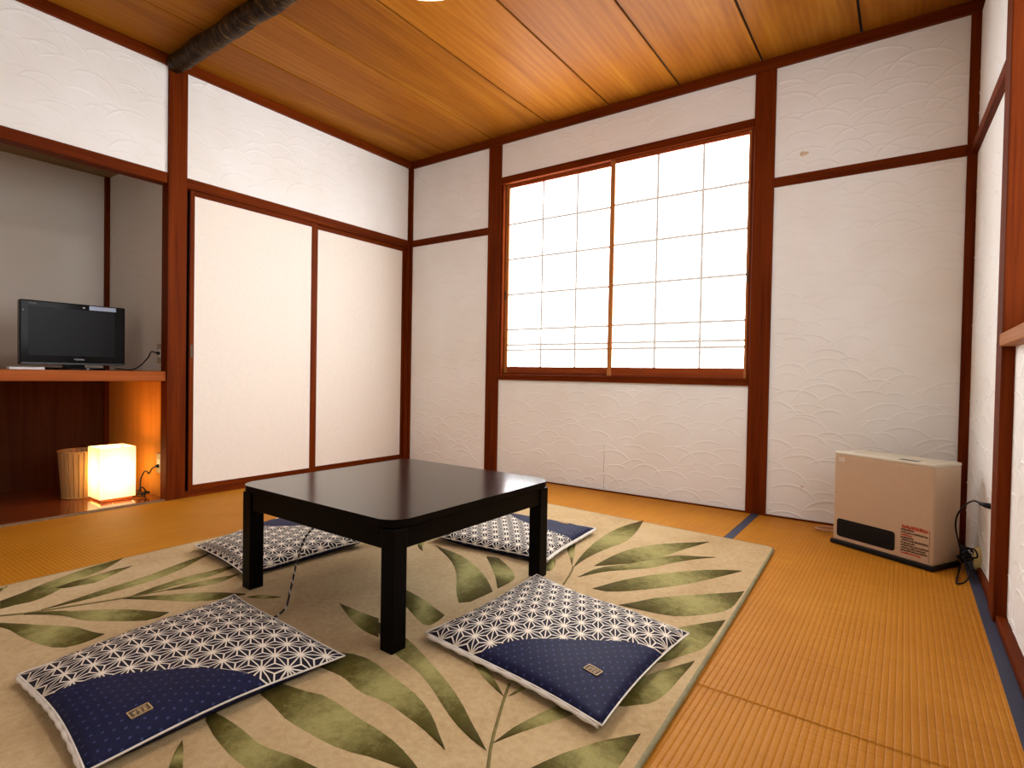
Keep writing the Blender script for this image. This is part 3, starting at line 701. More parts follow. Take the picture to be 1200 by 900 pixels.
# ---- wall with the alcove and the sliding doors
wall_left = thing('wall_left', (0, 0, 0), kind='structure')
panel(wall_left, P_left, -1.889, -0.012, 1.968, ZT, H=0.0042, seed=21)
panel(wall_left, P_left, -4.00, -1.998, 1.968, ZT, H=0.0042, seed=22)
panel(wall_left, P_left, YF, -4.0, 0.0, ZT, H=0, seed=23)
put('post', bx(-0.07, 0.012, -1.998, -1.889, 0.0, ZT, 0.003), W_z, wall_left)
put('post', bx(-0.07, 0.012, -4.05, -3.95, 0.0, ZT, 0.003), W_z, wall_left)
put('corner_post', bx(-0.05, 0.010, -0.034, -0.0125, 0.0, ZT, 0.002), W_z, wall_left)
put('door_head', bx(-0.075, 0.006, -1.889, -0.034, 1.906, 1.969, 0.003), W_y, wall_left)
put('door_sill', bx(-0.075, 0.003, -1.889, -0.034, -0.04, 0.034, 0.003), W_y, wall_left)
put('alcove_lintel', bx(-0.075, 0.006, -3.95, -1.998, 1.906, 1.969, 0.003), W_y, wall_left)
put('ceiling_trim', bx(-0.05, 0.022, YF, 0.0, ZT, ZC, 0.002), W_y, wall_left)
put('closet_back', bx(-0.12, -0.11, -1.889, 0.0, 0.0, 2.0), DARK, wall_left)

def sliding_door(n, y0, y1, p0, p1, xf, pull):
    d = thing('door_%d' % n, (xf, (y0 + y1) / 2, 0.034), kind='structure')
    put('paper_panel', bx(xf - 0.014, xf - 0.003, p0, p1, 0.070, 1.872), PAPER_DOOR, d)
    put('stile', bx(xf - 0.018, xf, y0, p0, 0.034, 1.906, 0.0015), W_z, d)
    put('stile', bx(xf - 0.018, xf, p1, y1, 0.034, 1.906, 0.0015), W_z, d)
    put('bottom_rail', bx(xf - 0.018, xf - 0.0005, p0, p1, 0.034, 0.070, 0.0015), W_y, d)
    put('top_rail', bx(xf - 0.018, xf - 0.0005, p0, p1, 1.872, 1.906, 0.0015), W_y, d)
    if pull is not None:
        t = bmn()
        lathe(t, [(0.0, 0.0), (0.016, 0.0), (0.022, 0.004), (0.026, 0.004), (0.027, 0.0)], 0, 0, 20)
        b = bmn()
        join(b, t, Matrix.Translation((xf - 0.003, pull, 0.915)) @ Matrix.Rotation(PI / 2, 4, 'Y') @ Matrix.Diagonal((1.9, 1, 1, 1)))
        put('finger_pull', b, BRASS, d)
sliding_door(1, -1.863, -0.946, -1.836, -1.000, -0.006, None)
sliding_door(2, -0.995, -0.036, -0.968, -0.063, -0.030, None)
put('lock_plate', bx(-0.0062, -0.004, -1.856, -1.844, 0.87, 0.95, 0.0008), BRASS, bpy.data.objects['door_1'])

# ---- alcove
wall_alc = thing('wall_alcove', (-0.92, -2.0, 0), kind='structure')
panel(wall_alc, P_alc_back, -4.0, -1.985, 0.782, 2.11, PLASTER_ALC, H=0.0, seed=31)
panel(wall_alc, P_alc_side, -0.92, -0.07, 0.782, 2.11, PLASTER_ALC, H=0.0018, seed=32)
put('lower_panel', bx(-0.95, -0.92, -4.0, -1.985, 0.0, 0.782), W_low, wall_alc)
put('lower_panel', bx(-0.92, -0.07, -1.985, -1.95, 0.0, 0.782), W_lowside_glow, wall_alc)
put('corner_post', bx(-0.93, -0.893, -2.012, -1.98, 0.0, 2.11, 0.002), W_z, wall_alc)
put('end_panel', bx(-0.92, 0.0, -4.02, -4.0, 0.0, 2.11), PLASTER_ALC, wall_alc)
put('alcove_ceiling', bx(-0.95, -0.075, -4.0, -1.95, 2.11, 2.13), wood('alcove_ceiling_board', (0.30, 0.20, 0.10), (0.22, 0.13, 0.06), 'y', rough=0.6), wall_alc)
put('upper_fascia', bx(-0.0745, -0.05, -4.0, -1.998, 1.96, 2.13), PLASTER_ALC, wall_alc)
alc_floor = thing('floor_alcove', (-0.46, -3.0, 0), kind='structure')
put('floor_board', bx(-0.92, -0.012, -4.0, -1.985, -0.03, 0.010, 0.002), W_alc, alc_floor)
put('front_lip', bx(-0.012, 0.003, -4.0, -1.998, -0.03, 0.008, 0.001), plain('worn_grey_lip', (0.22, 0.14, 0.08), 0.7, var=0.3), alc_floor)
shelf = thing('trim_1', (0, -3.0, 0.72), kind='structure')
put('shelf_board', bx(-0.92, 0.0, -4.0, -1.9985, 0.722, 0.780, 0.003), W_shelf, shelf)

# ---- right wall with its window
wall_right = thing('wall_right', (RX, 0, 0), kind='structure')
skewed = [panel(wall_right, P_right, -0.95, 0.0, 0.0, 1.918, H=0.003, seed=41),
          panel(wall_right, P_right, -0.95, 0.0, 1.968, ZT, H=0.0024, seed=42)]
panel(wall_right, P_right, -3.05, -1.085, 0.0, 0.922, H=0.003, seed=43)
panel(wall_right, P_right, YF, -3.17, 0.0, ZT, H=0.0, seed=44)
panel(wall_right, P_right, -3.05, -1.085, 2.34, ZT, H=0.0, seed=45)
put('post', bx(3.890, 4.06, -1.085, -0.95, 0.0, ZT, 0.003), W_z, wall_right)
put('post', bx(3.890, 4.06, -3.17, -3.05, 0.0, ZT, 0.003), W_z, wall_right)
skewed.append(put('tie_rail', bx(3.902, 3.95, -0.95, -0.014, 1.917, 1.969, 0.002), W_y, wall_right))
# this bay of the old wall runs slightly out of square
for o in skewed + [c for q in skewed for c in q.children]:
    for v in o.data.vertices:
        v.co.x -= 0.033 * (1 + v.co.y / 0.95)
put('floor_trim', bx(3.898, 3.95, YF, -0.014, -0.03, 0.028, 0.002), W_y, wall_right)
put('ceiling_trim', bx(3.903, 3.96, YF, -0.022, ZT, ZC, 0.002), W_y, wall_right)
w2 = thing('window_2', (RX, -2.07, 0.92), kind='structure')
put('window_sill', bx(3.884, 4.06, -3.05, -1.085, 0.922, 0.964, 0.003), wood('worn_sill_timber', (0.46, 0.20, 0.08), (0.30, 0.11, 0.04), 'y'), w2)
put('window_head', bx(3.884, 4.06, -3.05, -1.085, 2.29, 2.34, 0.003), W_y, w2)
# side-window sashes: same construction, turned to face -x
def side_sash(y0, y1, xf):
    fr = put('sash_frame', bx(xf, xf + 0.022, y0, y0 + 0.035, 0.966, 2.288, 0.0015), W_sash, w2)
    sub('stile', bx(xf, xf + 0.022, y1 - 0.035, y1, 0.966, 2.288, 0.0015), W_sash, fr)
    sub('bottom_rail', bx(xf, xf + 0.022, y0 + 0.035, y1 - 0.035, 0.966, 1.02, 0.0015), W_y, fr)
    sub('top_rail', bx(xf, xf + 0.022, y0 + 0.035, y1 - 0.035, 2.26, 2.288, 0.0015), W_y, fr)
    ys = [y0 + 0.035 + (y1 - y0 - 0.07) * i / 3 for i in range(4)]
    zs = [1.02 + 1.24 * j / 5 for j in range(6)]
    for i in range(3):
        for j in range(5):
            sub('pane', bx(xf + 0.012, xf + 0.016, ys[i] + 0.002, ys[i + 1] - 0.002, zs[j] + 0.002, zs[j + 1] - 0.002), PANE2, fr)
    for y in ys[1:-1]:
        sub('lattice_bar', bx(xf + 0.008, xf + 0.020, y - 0.002, y + 0.002, 1.02, 2.26), W_kumiko, fr)
    for z in zs[1:-1]:
        sub('lattice_bar', bx(xf + 0.0085, xf + 0.0195, ys[0], ys[-1], z - 0.002, z + 0.002), W_kumiko, fr)
side_sash(-2.09, -1.09, 4.005)
side_sash(-3.045, -2.05, 4.032)

# ---- wall behind the camera
wall_front = thing('wall_front', (0, YF, 0), kind='structure')
put('plaster_panel', bx(-0.05, 4.0, YF - 0.05, YF, 0.0, ZC), PLASTER, wall_front)

# ---- round log beam under the ceiling
def beam_mat():
    mt, nt, b = newmat('mottled_log_bark')
    v = coords(nt, (38.0, 9.0, 9.0))
    n1 = noise(nt, v, 1.0, 5.0, 0.7, 1.2)
    nt.links.new(ramp(nt, n1, [(0.42, (0.014, 0.006, 0.0015)), (0.55, (0.045, 0.021, 0.005)), (0.70, (0.19, 0.105, 0.03))]), b.inputs['Base Color'])
    b.inputs['Roughness'].default_value = 0.5
    b.inputs['Specular IOR Level'].default_value = 0.1
    bump(nt, b, n1, 0.8, 0.008)
    return mt
bm = bmn()
rnd = random.Random(4)
pts = [(0.02 + 3.86 * i / 90, -1.968 + 0.003 * math.sin(i * 0.6), 2.617 + 0.002 * math.cos(i * 0.9)) for i in range(91)]
tube(bm, pts, [0.052 + rnd.uniform(-0.0025, 0.0025) for _ in pts], 18)
tag(put('log_beam', bm, beam_mat()), 'dark mottled round log beam running across under the plank ceiling', 'beam')

# ================================================================ rug
RUG_T = 0.014
rug = thing('rug', (2.1, -1.95, 0.0), label='large beige rug with carved green leaf fronds lying on the tatami', cat='rug')
BL, BR, FR, FL = Vector((1.005, -0.575)), Vector((3.147, -0.700)), Vector((3.228, -3.36)), Vector((1.03, -3.26))
def rugpt(u, v):
    a = BL.lerp(BR, u)
    b = FL.lerp(FR, u)
    return a.lerp(b, v)
def rug_outline(off):
    out = []
    r = 0.035
    c = [BL, BR, FR, FL]
    cen = sum(c, Vector((0, 0))) / 4
    for i in range(4):
        p = c[i]
        a = (c[i - 1] - p).normalized()
        b = (c[(i + 1) % 4] - p).normalized()
        q = p + (a + b) * off
        for k in range(6):
            t = k / 5
            s = q + a * r * (1 - t) ** 2 + b * r * t ** 2
            out.append((s.x, s.y))
        # slight waviness along the edge
        nx = c[(i + 1) % 4]
        for k in range(1, 20):
            t = k / 20
            s = (p + (a + b) * off).lerp(nx, t) if off == 0 else None
            if s is not None:
                w = 0.008 * math.sin(t * PI) * (1 if i == 1 else 0.3)
                nrm = Vector((-(nx - p).y, (nx - p).x)).normalized()
                s = s + nrm * w * (1 if (cen - s).dot(nrm) < 0 else -1)
                out.append((s.x, s.y))
    return out
ol = rug_outline(0.0)
put('pile', prism(bmn(), ol, 0.0015, RUG_T), RUG, rug)
bm = bmn()
tube(bm, [(x, y, RUG_T * 0.5) for x, y in ol] + [(ol[0][0], ol[0][1], RUG_T * 0.5)], 0.0078, 8)
put('edge_binding', bm, BINDING, rug)

def rug_xmax(y):
    t = (y - BR.y) / (FR.y - BR.y)
    return BR.x + (FR.x - BR.x) * t - 0.002
for ia, (A, B) in enumerate(LEAVES):
    n = len(A) // 2
    bm = bmn()
    la = bm.verts.layers.float.new('along')
    rowA, rowM, rowB = [], [], []
    for i in range(n):
        ax, ay, bx_, by = A[2 * i], A[2 * i + 1], B[2 * i], B[2 * i + 1]
        ax = min(ax, rug_xmax(ay)); bx_ = min(bx_, rug_xmax(by))
        t = i / (n - 1)
        mx_, my = (ax + bx_) / 2, (ay + by) / 2
        for row, (x, y, z) in ((rowA, (ax, ay, RUG_T)), (rowM, (mx_, my, RUG_T + 0.0022)), (rowB, (bx_, by, RUG_T))):
            # raised pile with a rounded carved edge
            if row is not rowM:
                v0 = bm.verts.new((x, y, z - 0.001))
                v1 = bm.verts.new((x + (mx_ - x) * 0.12, y + (my - y) * 0.12, z + 0.0018))
                v0[la] = t; v1[la] = t
                row.append((v0, v1))
            else:
                v = bm.verts.new((x, y, z)); v[la] = t
                row.append(v)
    for i in range(n - 1):
        qs = [rowA[i][0], rowA[i][1], rowM[i], rowB[i][1], rowB[i][0]]
        qn = [rowA[i + 1][0], rowA[i + 1][1], rowM[i + 1], rowB[i + 1][1], rowB[i + 1][0]]
        for k in range(4):
            f = bm.faces.new((qs[k], qs[k + 1], qn[k + 1], qn[k]))
            f.smooth = True
    bmesh.ops.remove_doubles(bm, verts=list(bm.verts), dist=0.0002)
    put('leaf', bm, LEAF, rug)
for s in STEMS:
    p3 = [(s[2 * i], s[2 * i + 1], RUG_T) for i in range(len(s) // 2)]
    put('stem', tube(bmn(), p3, 0.0035, 6), STEM, rug)
ZR = RUG_T

# ================================================================ low table
table = thing('low_table', (2.096, -2.062, ZR), -0.014, 'low square black lacquered table with rounded corners standing on the leaf rug', 'table')
T = 0.412
LZ = 0.362 - ZR        # leg height in table coordinates
LEG = 0.052
hx = 0.398
for sx in (-1, 1):
    for sy in (-1, 1):
        x0, x1 = sorted((sx * hx, sx * (hx - LEG)))
        y0, y1 = sorted((sy * hx, sy * (hx - LEG)))
        leg = put('leg', bx(x0, x1, y0, y1, 0.0, LZ, 0.003, 2), LACQUER, table, False)
        t = bx(sx * (hx - LEG / 2) - 0.012, sx * (hx - LEG / 2) + 0.012, sy * (hx - LEG / 2) - 0.012, sy * (hx - LEG / 2) + 0.012, LZ - 0.001, LZ + 0.0072, 0.002)
        t.transform(table.matrix_basis)
        sub('rubber_pad', t, BLACK, leg)
AZ0, AZ1 = LZ - 0.062, LZ - 0.001
e = hx - 0.006
put('apron', bx(-hx + LEG, hx - LEG, -e, -e + 0.026, AZ0, AZ1, 0.002), LACQUER, table, False)
put('apron', bx(-hx + LEG, hx - LEG, e - 0.026, e, AZ0, AZ1, 0.002), LACQUER, table, False)
put('apron', bx(-e, -e + 0.026, -hx + LEG, hx - LEG, AZ0, AZ1, 0.002), LACQUER, table, False)
put('apron', bx(e - 0.026, e, -hx + LEG, hx - LEG, AZ0, AZ1, 0.002), LACQUER, table, False)
# the wire-grid heater slung under a kotatsu top is carried by two cross bars
for s in (-0.15, 0.15):
    put('cross_bar', bx(-e + 0.026, e - 0.026, s - 0.014, s + 0.014, AZ0 + 0.014, AZ1 - 0.006, 0.002), LACQUER, table, False)
put('under_heater', bx(-0.13, 0.13, -0.13, 0.13, AZ0 - 0.012, AZ1 - 0.008, 0.004), BLACK, table, False)
bm = prism(bmn(), round_rect(-T, T, -T, T, 0.072, 10), LZ + 0.006, LZ + 0.028)
es = [ed for ed in bm.edges if abs(ed.verts[0].co.z - ed.verts[1].co.z) < 1e-6]
bmesh.ops.bevel(bm, geom=es, offset=0.004, segments=2, affect='EDGES')
bm.normal_update()
for fc in bm.faces:
    fc.material_index = 0 if fc.normal.z > 0.9 else 1
put('tabletop', bm, LACQUER_TOP, table, False).data.materials.append(LACQUER)

# braided cord trailing from under the table to the rug
def braid_mat():
    mt, nt, b = newmat('black_white_braid')
    v = coords(nt, (1, 1, 1))
    wv = N(nt, 'ShaderNodeTexWave', wave_type='BANDS', bands_direction='DIAGONAL')
    wv.inputs['Scale'].default_value = 26.0
    nt.links.new(v, wv.inputs['Vector'])
    nt.links.new(ramp(nt, wv.outputs['Fac'], [(0.80, (0.012, 0.01, 0.01)), (0.88, (0.5, 0.45, 0.4))]), b.inputs['Base Color'])
    b.inputs['Roughness'].default_value = 0.7
    return mt
cord = [(1.96, -2.06, 0.310), (1.93, -2.22, 0.285), (1.905, -2.33, 0.22), (1.90, -2.37, 0.13), (1.945, -2.425, 0.055), (2.005, -2.49, 0.021), (2.03, -2.60, 0.0195), (1.98, -2.68, 0.019)]
put('power_cord', tube(bmn(), spline(cord, 8), 0.0036, 8), braid_mat(), table)['label'] = 'thin black and white braided cord trailing onto the rug'

# ================================================================ floor cushions
def zabuton(corners, navy, rfun, label, band=None, lab=None, labdir=None, seed=0):
    a, b, c, d = [Vector(q) for q in corners]
    cen = (a + b + c + d) / 4
    o = thing('floor_cushion', (cen.x, cen.y, ZR), label=label, cat='cushion', group='star print floor cushions around the low table')
    NN = 30
    bm = bmn()
    uvl = bm.loops.layers.uv.new('cloth')
    il = bm.verts.layers.float.new('indigo')
    w, h = ((b - a).length + (c - d).length) / 2, ((d - a).length + (c - b).length) / 2
    rnd = random.Random(seed)
    ph = [rnd.uniform(0, 6) for _ in range(6)]
    nc = {'a': (0, 0), 'b': (1, 0), 'c': (1, 1), 'd': (0, 1)}[navy]
    def P(u, v):
        U, V = 2 * u - 1, 2 * v - 1
        pu = u + 0.022 * (1 - V * V) * (-U) * abs(U)
        pv = v + 0.022 * (1 - U * U) * (-V) * abs(V)
        p = a.lerp(b, pu).lerp(d.lerp(c, pu), pv)
        return p
    def prof(u, v):
        U, V = abs(2 * u - 1), abs(2 * v - 1)
        return max(0.0, (1 - U ** 3) * (1 - V ** 3)) ** 0.55
    SEAM, HT = 0.026, 0.036
    def sz(u, v):
        return SEAM + 0.004 * math.sin(7 * u + ph[0]) * math.sin(6 * v + ph[1])
    def wr(u, v):
        e = min(u, 1 - u, v, 1 - v)
        return 0.0016 * math.exp(-e * 9) * (math.sin(46 * u + ph[2]) + math.sin(43 * v + ph[3])) * min(1, e * 40) + 0.0025 * math.sin(9 * u + ph[4]) * math.sin(8 * v + ph[5]) * prof(u, v)
    def ind(u, v):
        du, dv = (u - nc[0]) * w, (v - nc[1]) * h
        r = math.hypot(du, dv)
        th = math.degrees(math.atan2(abs(dv), abs(du)))
        return rfun(th) - r
    ts = [0.5 - 0.5 * math.cos(PI * (0.15 + 0.85 * 1 * 0)) for _ in (0,)]
    gu = [i / NN for i in range(NN + 1)]
    top, bot, uvm = {}, {}, {}
    for i, u in enumerate(gu):
        for j, v in enumerate(gu):
            p = P(u, v)
            z = ZR + sz(u, v) * (1 if prof(u, v) == 0 else 1) + HT * prof(u, v) + wr(u, v)
            vt = bm.verts.new((p.x, p.y, z)); vt[il] = ind(u, v)
            top[i, j] = vt; uvm[vt] = (u * w, v * h)
            if i in (0, NN) or j in (0, NN):
                bot[i, j] = vt
            else:
                q = cen.lerp(p, 0.995)
                vb = bm.verts.new((q.x, q.y, ZR + max(0.0006, sz(u, v) - 0.06 * prof(u, v)))); vb[il] = 1.0
                bot[i, j] = vb; uvm[vb] = (u * w, v * h)
    for i in range(NN):
        for j in range(NN):
            f1 = bm.faces.new((top[i, j], top[i + 1, j], top[i + 1, j + 1], top[i, j + 1]))
            q4 = (bot[i, j], bot[i, j + 1], bot[i + 1, j + 1], bot[i + 1, j])
            f2 = bm.faces.new(q4)
            for f in (f1, f2):
                f.smooth = True
                for l in f.loops:
                    l[uvl].uv = uvm[l.vert]
    put('cover', bm, ZABU, o)
    # piping round the seam
    per = [(i / NN, 0) for i in range(NN)] + [(1, j / NN) for j in range(NN)] + [(1 - i / NN, 1) for i in range(NN)] + [(0, 1 - j / NN) for j in range(NN + 1)]
    pp = []
    for u, v in per:
        p = P(u, v)
        pp.append((p.x, p.y, ZR + sz(u, v)))
    put('piping', tube(bmn(), pp, 0.0024, 6), PIPING, o)
    if band:
        b2 = bmn()
        pts, rad = [], []
        for k in range(61):
            t = 0.02 + 0.96 * k / 60
            u, v = {'ab': (t, 0), 'bc': (1, t)}[band]
            p = P(u, v)
            off = (p - cen).normalized() * 0.003
            pts.append((p.x + off.x, p.y + off.y, ZR + sz(u, v) - 0.006))
            rad.append(0.0056 + 0.0014 * math.sin(k * 1.05 + ph[0]))
        tube(b2, pts, rad, 8)
        put('zip_flap', b2, PIPING, o)
    if lab is not None:
        # woven label: frame, ground and seal-like strokes
        lx, ly, lu, lv = lab
        def top_z(u, v):
            return ZR + sz(u, v) + HT * prof(u, v) + wr(u, v)
        e1 = (P(min(1, lu + 0.02), lv) - P(lu - 0.02, lv)).normalized()
        e2 = Vector((-e1.y, e1.x))
        if labdir == 'v':
            e1 = (P(lu, lv + 0.02) - P(lu, lv - 0.02)).normalized()
            e2 = Vector((-e1.y, e1.x))
        p0 = P(lu, lv)
        s1 = (top_z(lu + e1.x * 0.02, lv + e1.y * 0.02) - top_z(lu - e1.x * 0.02, lv - e1.y * 0.02))
        M = Matrix(((e1.x, e2.x, 0, p0.x), (e1.y, e2.y, 0, p0.y), (0, 0, 1, top_z(lu, lv)), (0, 0, 0, 1)))
        # tilt with the cushion surface
        gx = (top_z(lu + 0.03, lv) - top_z(lu - 0.03, lv)) / (0.06 * w)
        gy = (top_z(lu, lv + 0.03) - top_z(lu, lv - 0.03)) / (0.06 * h)
        du_, dv_ = (P(lu + .01, lv) - P(lu - .01, lv)).normalized(), (P(lu, lv + .01) - P(lu, lv - .01)).normalized()
        g1 = gx * e1.dot(du_) + gy * e1.dot(dv_)
        g2 = gx * e2.dot(du_) + gy * e2.dot(dv_)
        M = M @ Matrix(((1, 0, 0, 0), (0, 1, 0, 0), (g1, g2, 1, 0), (0, 0, 0, 1)))
        LW, LH = 0.042, 0.027
        t = bx(-LW / 2, LW / 2, -LH / 2, LH / 2, -0.001, 0.0020)
        b3 = bmn(); join(b3, t, M)
        lb = put('woven_label', b3, LABEL_D, o)
        b3 = bmn(); t = bmn()
        f = 0.0022
        z0, z1 = 0.0012, 0.0026
        box(t, -LW / 2, LW / 2, LH / 2 - f, LH / 2, z0, z1); box(t, -LW / 2, LW / 2, -LH / 2, -LH / 2 + f, z0, z1)
        box(t, -LW / 2, -LW / 2 + f, -LH / 2, LH / 2, z0, z1); box(t, LW / 2 - f, LW / 2, -LH / 2, LH / 2, z0, z1)
        g = 0.0011
        for cxx in (-0.0095, 0.0, 0.0095):
            for k, yy in enumerate((0.0068, 0.0040, 0.0012, -0.0018, -0.0045, -0.0072)):
                if (k + int(cxx * 1000)) % 4 != 3:
                    box(t, cxx - 0.0034, cxx + 0.0034 - 0.0018 * (k % 2), yy - g / 2, yy + g / 2, z0, z1)
            box(t, cxx - 0.0005, cxx + 0.0007, -0.0072, 0.0008, z0, z1)
            box(t, cxx + 0.0026, cxx + 0.0036, 0.0012, 0.0072, z0, z1)
        join(b3, t, M)
        sub('label_print', b3, GOLD, lb)
    return o
zabuton([(1.862, -3.116), (2.388, -3.142), (2.420, -2.572), (1.794, -2.536)], 'b', lambda t: 0.305 + 0.06 * ((t - 45) / 45) ** 2,
        'star print floor cushion with indigo corner on the table side opposite the window', 'ab', (0, 0, 0.86, 0.20), 'v', 1)
zabuton([(2.505, -2.351), (3.112, -2.432), (3.125, -1.878), (2.506, -1.752)], 'b', lambda t: 0.315 + 0.10 * ((t - 48) / 48) ** 2,
        'star print floor cushion with indigo corner on the gas heater side of the table', 'ab', (0, 0, 0.84, 0.24), 'h', 2)
zabuton([(1.152, -2.366), (1.632, -2.416), (1.675, -1.855), (1.015, -1.871)], 'd', lambda t: 0.26 + 0.03 * ((t - 45) / 45) ** 2,
        'star print floor cushion on the table side nearest the alcove and sliding doors', None, None, None, 3)
zabuton([(1.850, -1.627), (2.446, -1.592), (2.389, -1.026), (1.712, -1.082)], 'c', lambda t: 0.255 + 0.24 * ((90 - t) / 90) ** 1.6,
        'star print floor cushion on the window side of the table', 'bc', (0, 0, 0.80, 0.86), 'h', 4)

# ================================================================ gas fan heater in the corner
HA = math.radians(-29.5)
HW, HD, HH = 0.445, 0.20, 0.452
heater = thing('gas_fan_heater', (3.357, -0.378, 0.0), HA, 'beige box gas fan heater with black outlet grille in the room corner', 'heater')
put('foot', bx(-0.006, HW + 0.006, -0.010, HD, 0.001, 0.022, 0.004, 2), BLACK, heater, False)
case = put('case', bx(0, HW, 0.0, HD, 0.020, HH - 0.012, 0.008, 3), HEAT, heater, False)
put('top_cover', bx(-0.001, HW + 0.001, -0.001, HD, HH - 0.016, HH, 0.006, 3), HEAT_TOP, heater, False)
bm = bmn()
t = prism(bmn(), round_rect(0.022, 0.292, 0.042, 0.128, 0.014, 5), 0.0, 0.004)
join(bm, t, Matrix(((1, 0, 0, 0), (0, 0, -1, 0.002), (0, 1, 0, 0), (0, 0, 0, 1))))
gr = put('outlet_grille', bm, BLACK, heater, False)
for k in range(5):
    t = bx(0.034, 0.280, -0.0045, -0.001, 0.054 + 0.014 * k, 0.058 + 0.014 * k)
    t.transform(heater.matrix_basis)
    sub('louvre', t, BLACK, gr)
# printed notice: red headline and rows of small print
rnd = random.Random(11)
def print_row(x0, x1, z, hgt, gap):
    b = bmn()
    x = x0
    while x < x1 - 0.003:
        w = rnd.uniform(0.0025, 0.006)
        zz = rnd.uniform(-0.15, 0.15) * hgt
        box(b, x, min(x + w, x1), -0.0009, 0.001, z + zz, z + zz + hgt * rnd.uniform(0.5, 0.9))
        if rnd.random() < 0.6:
            box(b, x + w * 0.3, x + w * 0.5, -0.0009, 0.001, z, z + hgt)
        x += w + gap
    return b
put('red_notice', print_row(0.3200, 0.4280, 0.156, 0.016, 0.0012), REDINK, heater, False)
zz = 0.146
for k, (xa, xb, mt) in enumerate(((0.3160, 0.3700, INK), (0.3160, 0.4280, INK), (0.3160, 0.3650, REDINK), (0.3160, 0.3700, INK), (0.3200, 0.4280, INK), (0.3160, 0.3750, INK), (0.3160, 0.4280, INK), (0.3180, 0.4200, INK), (0.3160, 0.4280, INK), (0.3180, 0.4000, REDINK))):
    put('printed_line', print_row(xa, xb, zz - 0.0112 * k, 0.0085 if k else 0.010, 0.0010), mt, heater, False)
put('notice_border', bx(0.4305, 0.4315, -0.0009, 0.001, 0.030, 0.168), INK, heater, False)
put('display', bx(0.285, 0.365, 0.020, 0.046, HH - 0.002, HH + 0.0012, 0.0005), BLACK, heater, False)
for k in range(3):
    put('button', bx(0.377 + 0.018 * k, 0.389 + 0.018 * k, 0.024, 0.040, HH - 0.002, HH + 0.002, 0.001), HEAT_TOP, heater, False)
put('sticker', bx(0.022, 0.082, 0.012, 0.034, HH - 0.001, HH + 0.0006), WHITE, heater, False)
put('sticker', bx(0.022, 0.052, -0.0016, 0.001, HH - 0.045, HH - 0.026), plain('clear_tape', (0.66, 0.56, 0.45), 0.3), heater, False)

# gas tap, hose, mains cord
RV = RX - 0.017   # the skewed bay lies a little further in here
valve = thing('gas_tap', (RV, -0.47, 0.055), label='round cream gas tap with chrome nozzle low on the wall beside the heater', cat='gas tap')
def disc(bm, c, axis, prof, n=24):
    t = lathe(bmn(), prof, 0, 0, n)
    rot = {'x-': Matrix.Rotation(-PI / 2, 4, 'Y'), 'y-': Matrix.Rotation(PI / 2, 4, 'X')}[axis]
    join(bm, t, Matrix.Translation(c) @ rot)
    return bm
put('flange', disc(bmn(), (RV, -0.47, 0.055), 'x-', [(0.0, -0.005), (0.048, -0.005), (0.048, 0.014), (0.042, 0.021), (0.020, 0.023), (0.0, 0.023)]), CREAM, valve)
put('nozzle', disc(bmn(), (RV - 0.020, -0.47, 0.062), 'x-', [(0.016, 0.0), (0.016, 0.014), (0.011, 0.016), (0.011, 0.032), (0.0, 0.032)], 16), CHROME, valve)
hose = spline([(RV - 0.050, -0.47, 0.062), (3.850, -0.44, 0.055), (3.852, -0.40, 0.040), (3.850, -0.35, 0.02), (3.83, -0.27, 0.010), (3.76, -0.20, 0.010)], 8)
put('gas_hose', tube(bmn(), hose, 0.0085, 10), BLACK, heater)
loop = spline([(3.42, -0.10, 0.012), (3.33, -0.115, 0.012), (3.275, -0.15, 0.012), (3.262, -0.185, 0.012), (3.29, -0.20, 0.012), (3.345, -0.185, 0.012), (3.42, -0.16, 0.012), (3.50, -0.14, 0.012)], 8)
tag(put('loose_tube', tube(bmn(), loop, 0.0055, 8), HOSE), 'pinkish bent tube on the tatami poking out from behind the heater', 'tube')
outlet = thing('wall_outlet', (RX, -0.74, 0.325), label='white wall outlet plate tucked beside the post above the gas tap', cat='outlet')
put('plate', bx(RX - 0.013, RX, -0.775, -0.705, 0.265, 0.385, 0.002), WHITE, outlet)
put('socket', bx(RX - 0.0145, RX - 0.012, -0.76, -0.72, 0.30, 0.35, 0.001), WHITE, outlet)
wire = spline([(RX - 0.043, -0.717, 0.331), (3.868, -0.66, 0.330), (3.850, -0.58, 0.30), (3.828, -0.52, 0.245), (3.822, -0.50, 0.19), (3.832, -0.50, 0.13), (3.845, -0.50, 0.095),
               (3.885, -0.50, 0.10), (3.893, -0.53, 0.075), (3.86, -0.50, 0.065), (3.842, -0.47, 0.075), (3.872, -0.47, 0.095), (3.89, -0.49, 0.06), (3.85, -0.50, 0.04),
               (3.835, -0.55, 0.012), (3.822, -0.66, 0.006), (3.818, -0.72, 0.005), (3.845, -0.70, 0.012), (3.868, -0.60, 0.03), (3.85, -0.50, 0.055), (3.83, -0.42, 0.045), (3.80, -0.37, 0.06)], 8)
hc = put('power_cord', tube(bmn(), wire, 0.0034, 8), BLACK, heater)
sub('plug', tube(bmn(), [(RX - 0.006, -0.735, 0.327), (RX - 0.028, -0.728, 0.329), (RX - 0.045, -0.715, 0.331)], [0.012, 0.010, 0.006], 10), BLACK, hc)
sub('cable_tie', tube(bmn(), [(3.840, -0.500, 0.045), (3.855, -0.495, 0.060), (3.872, -0.49, 0.078)], 0.013, 10), BLACK, hc)

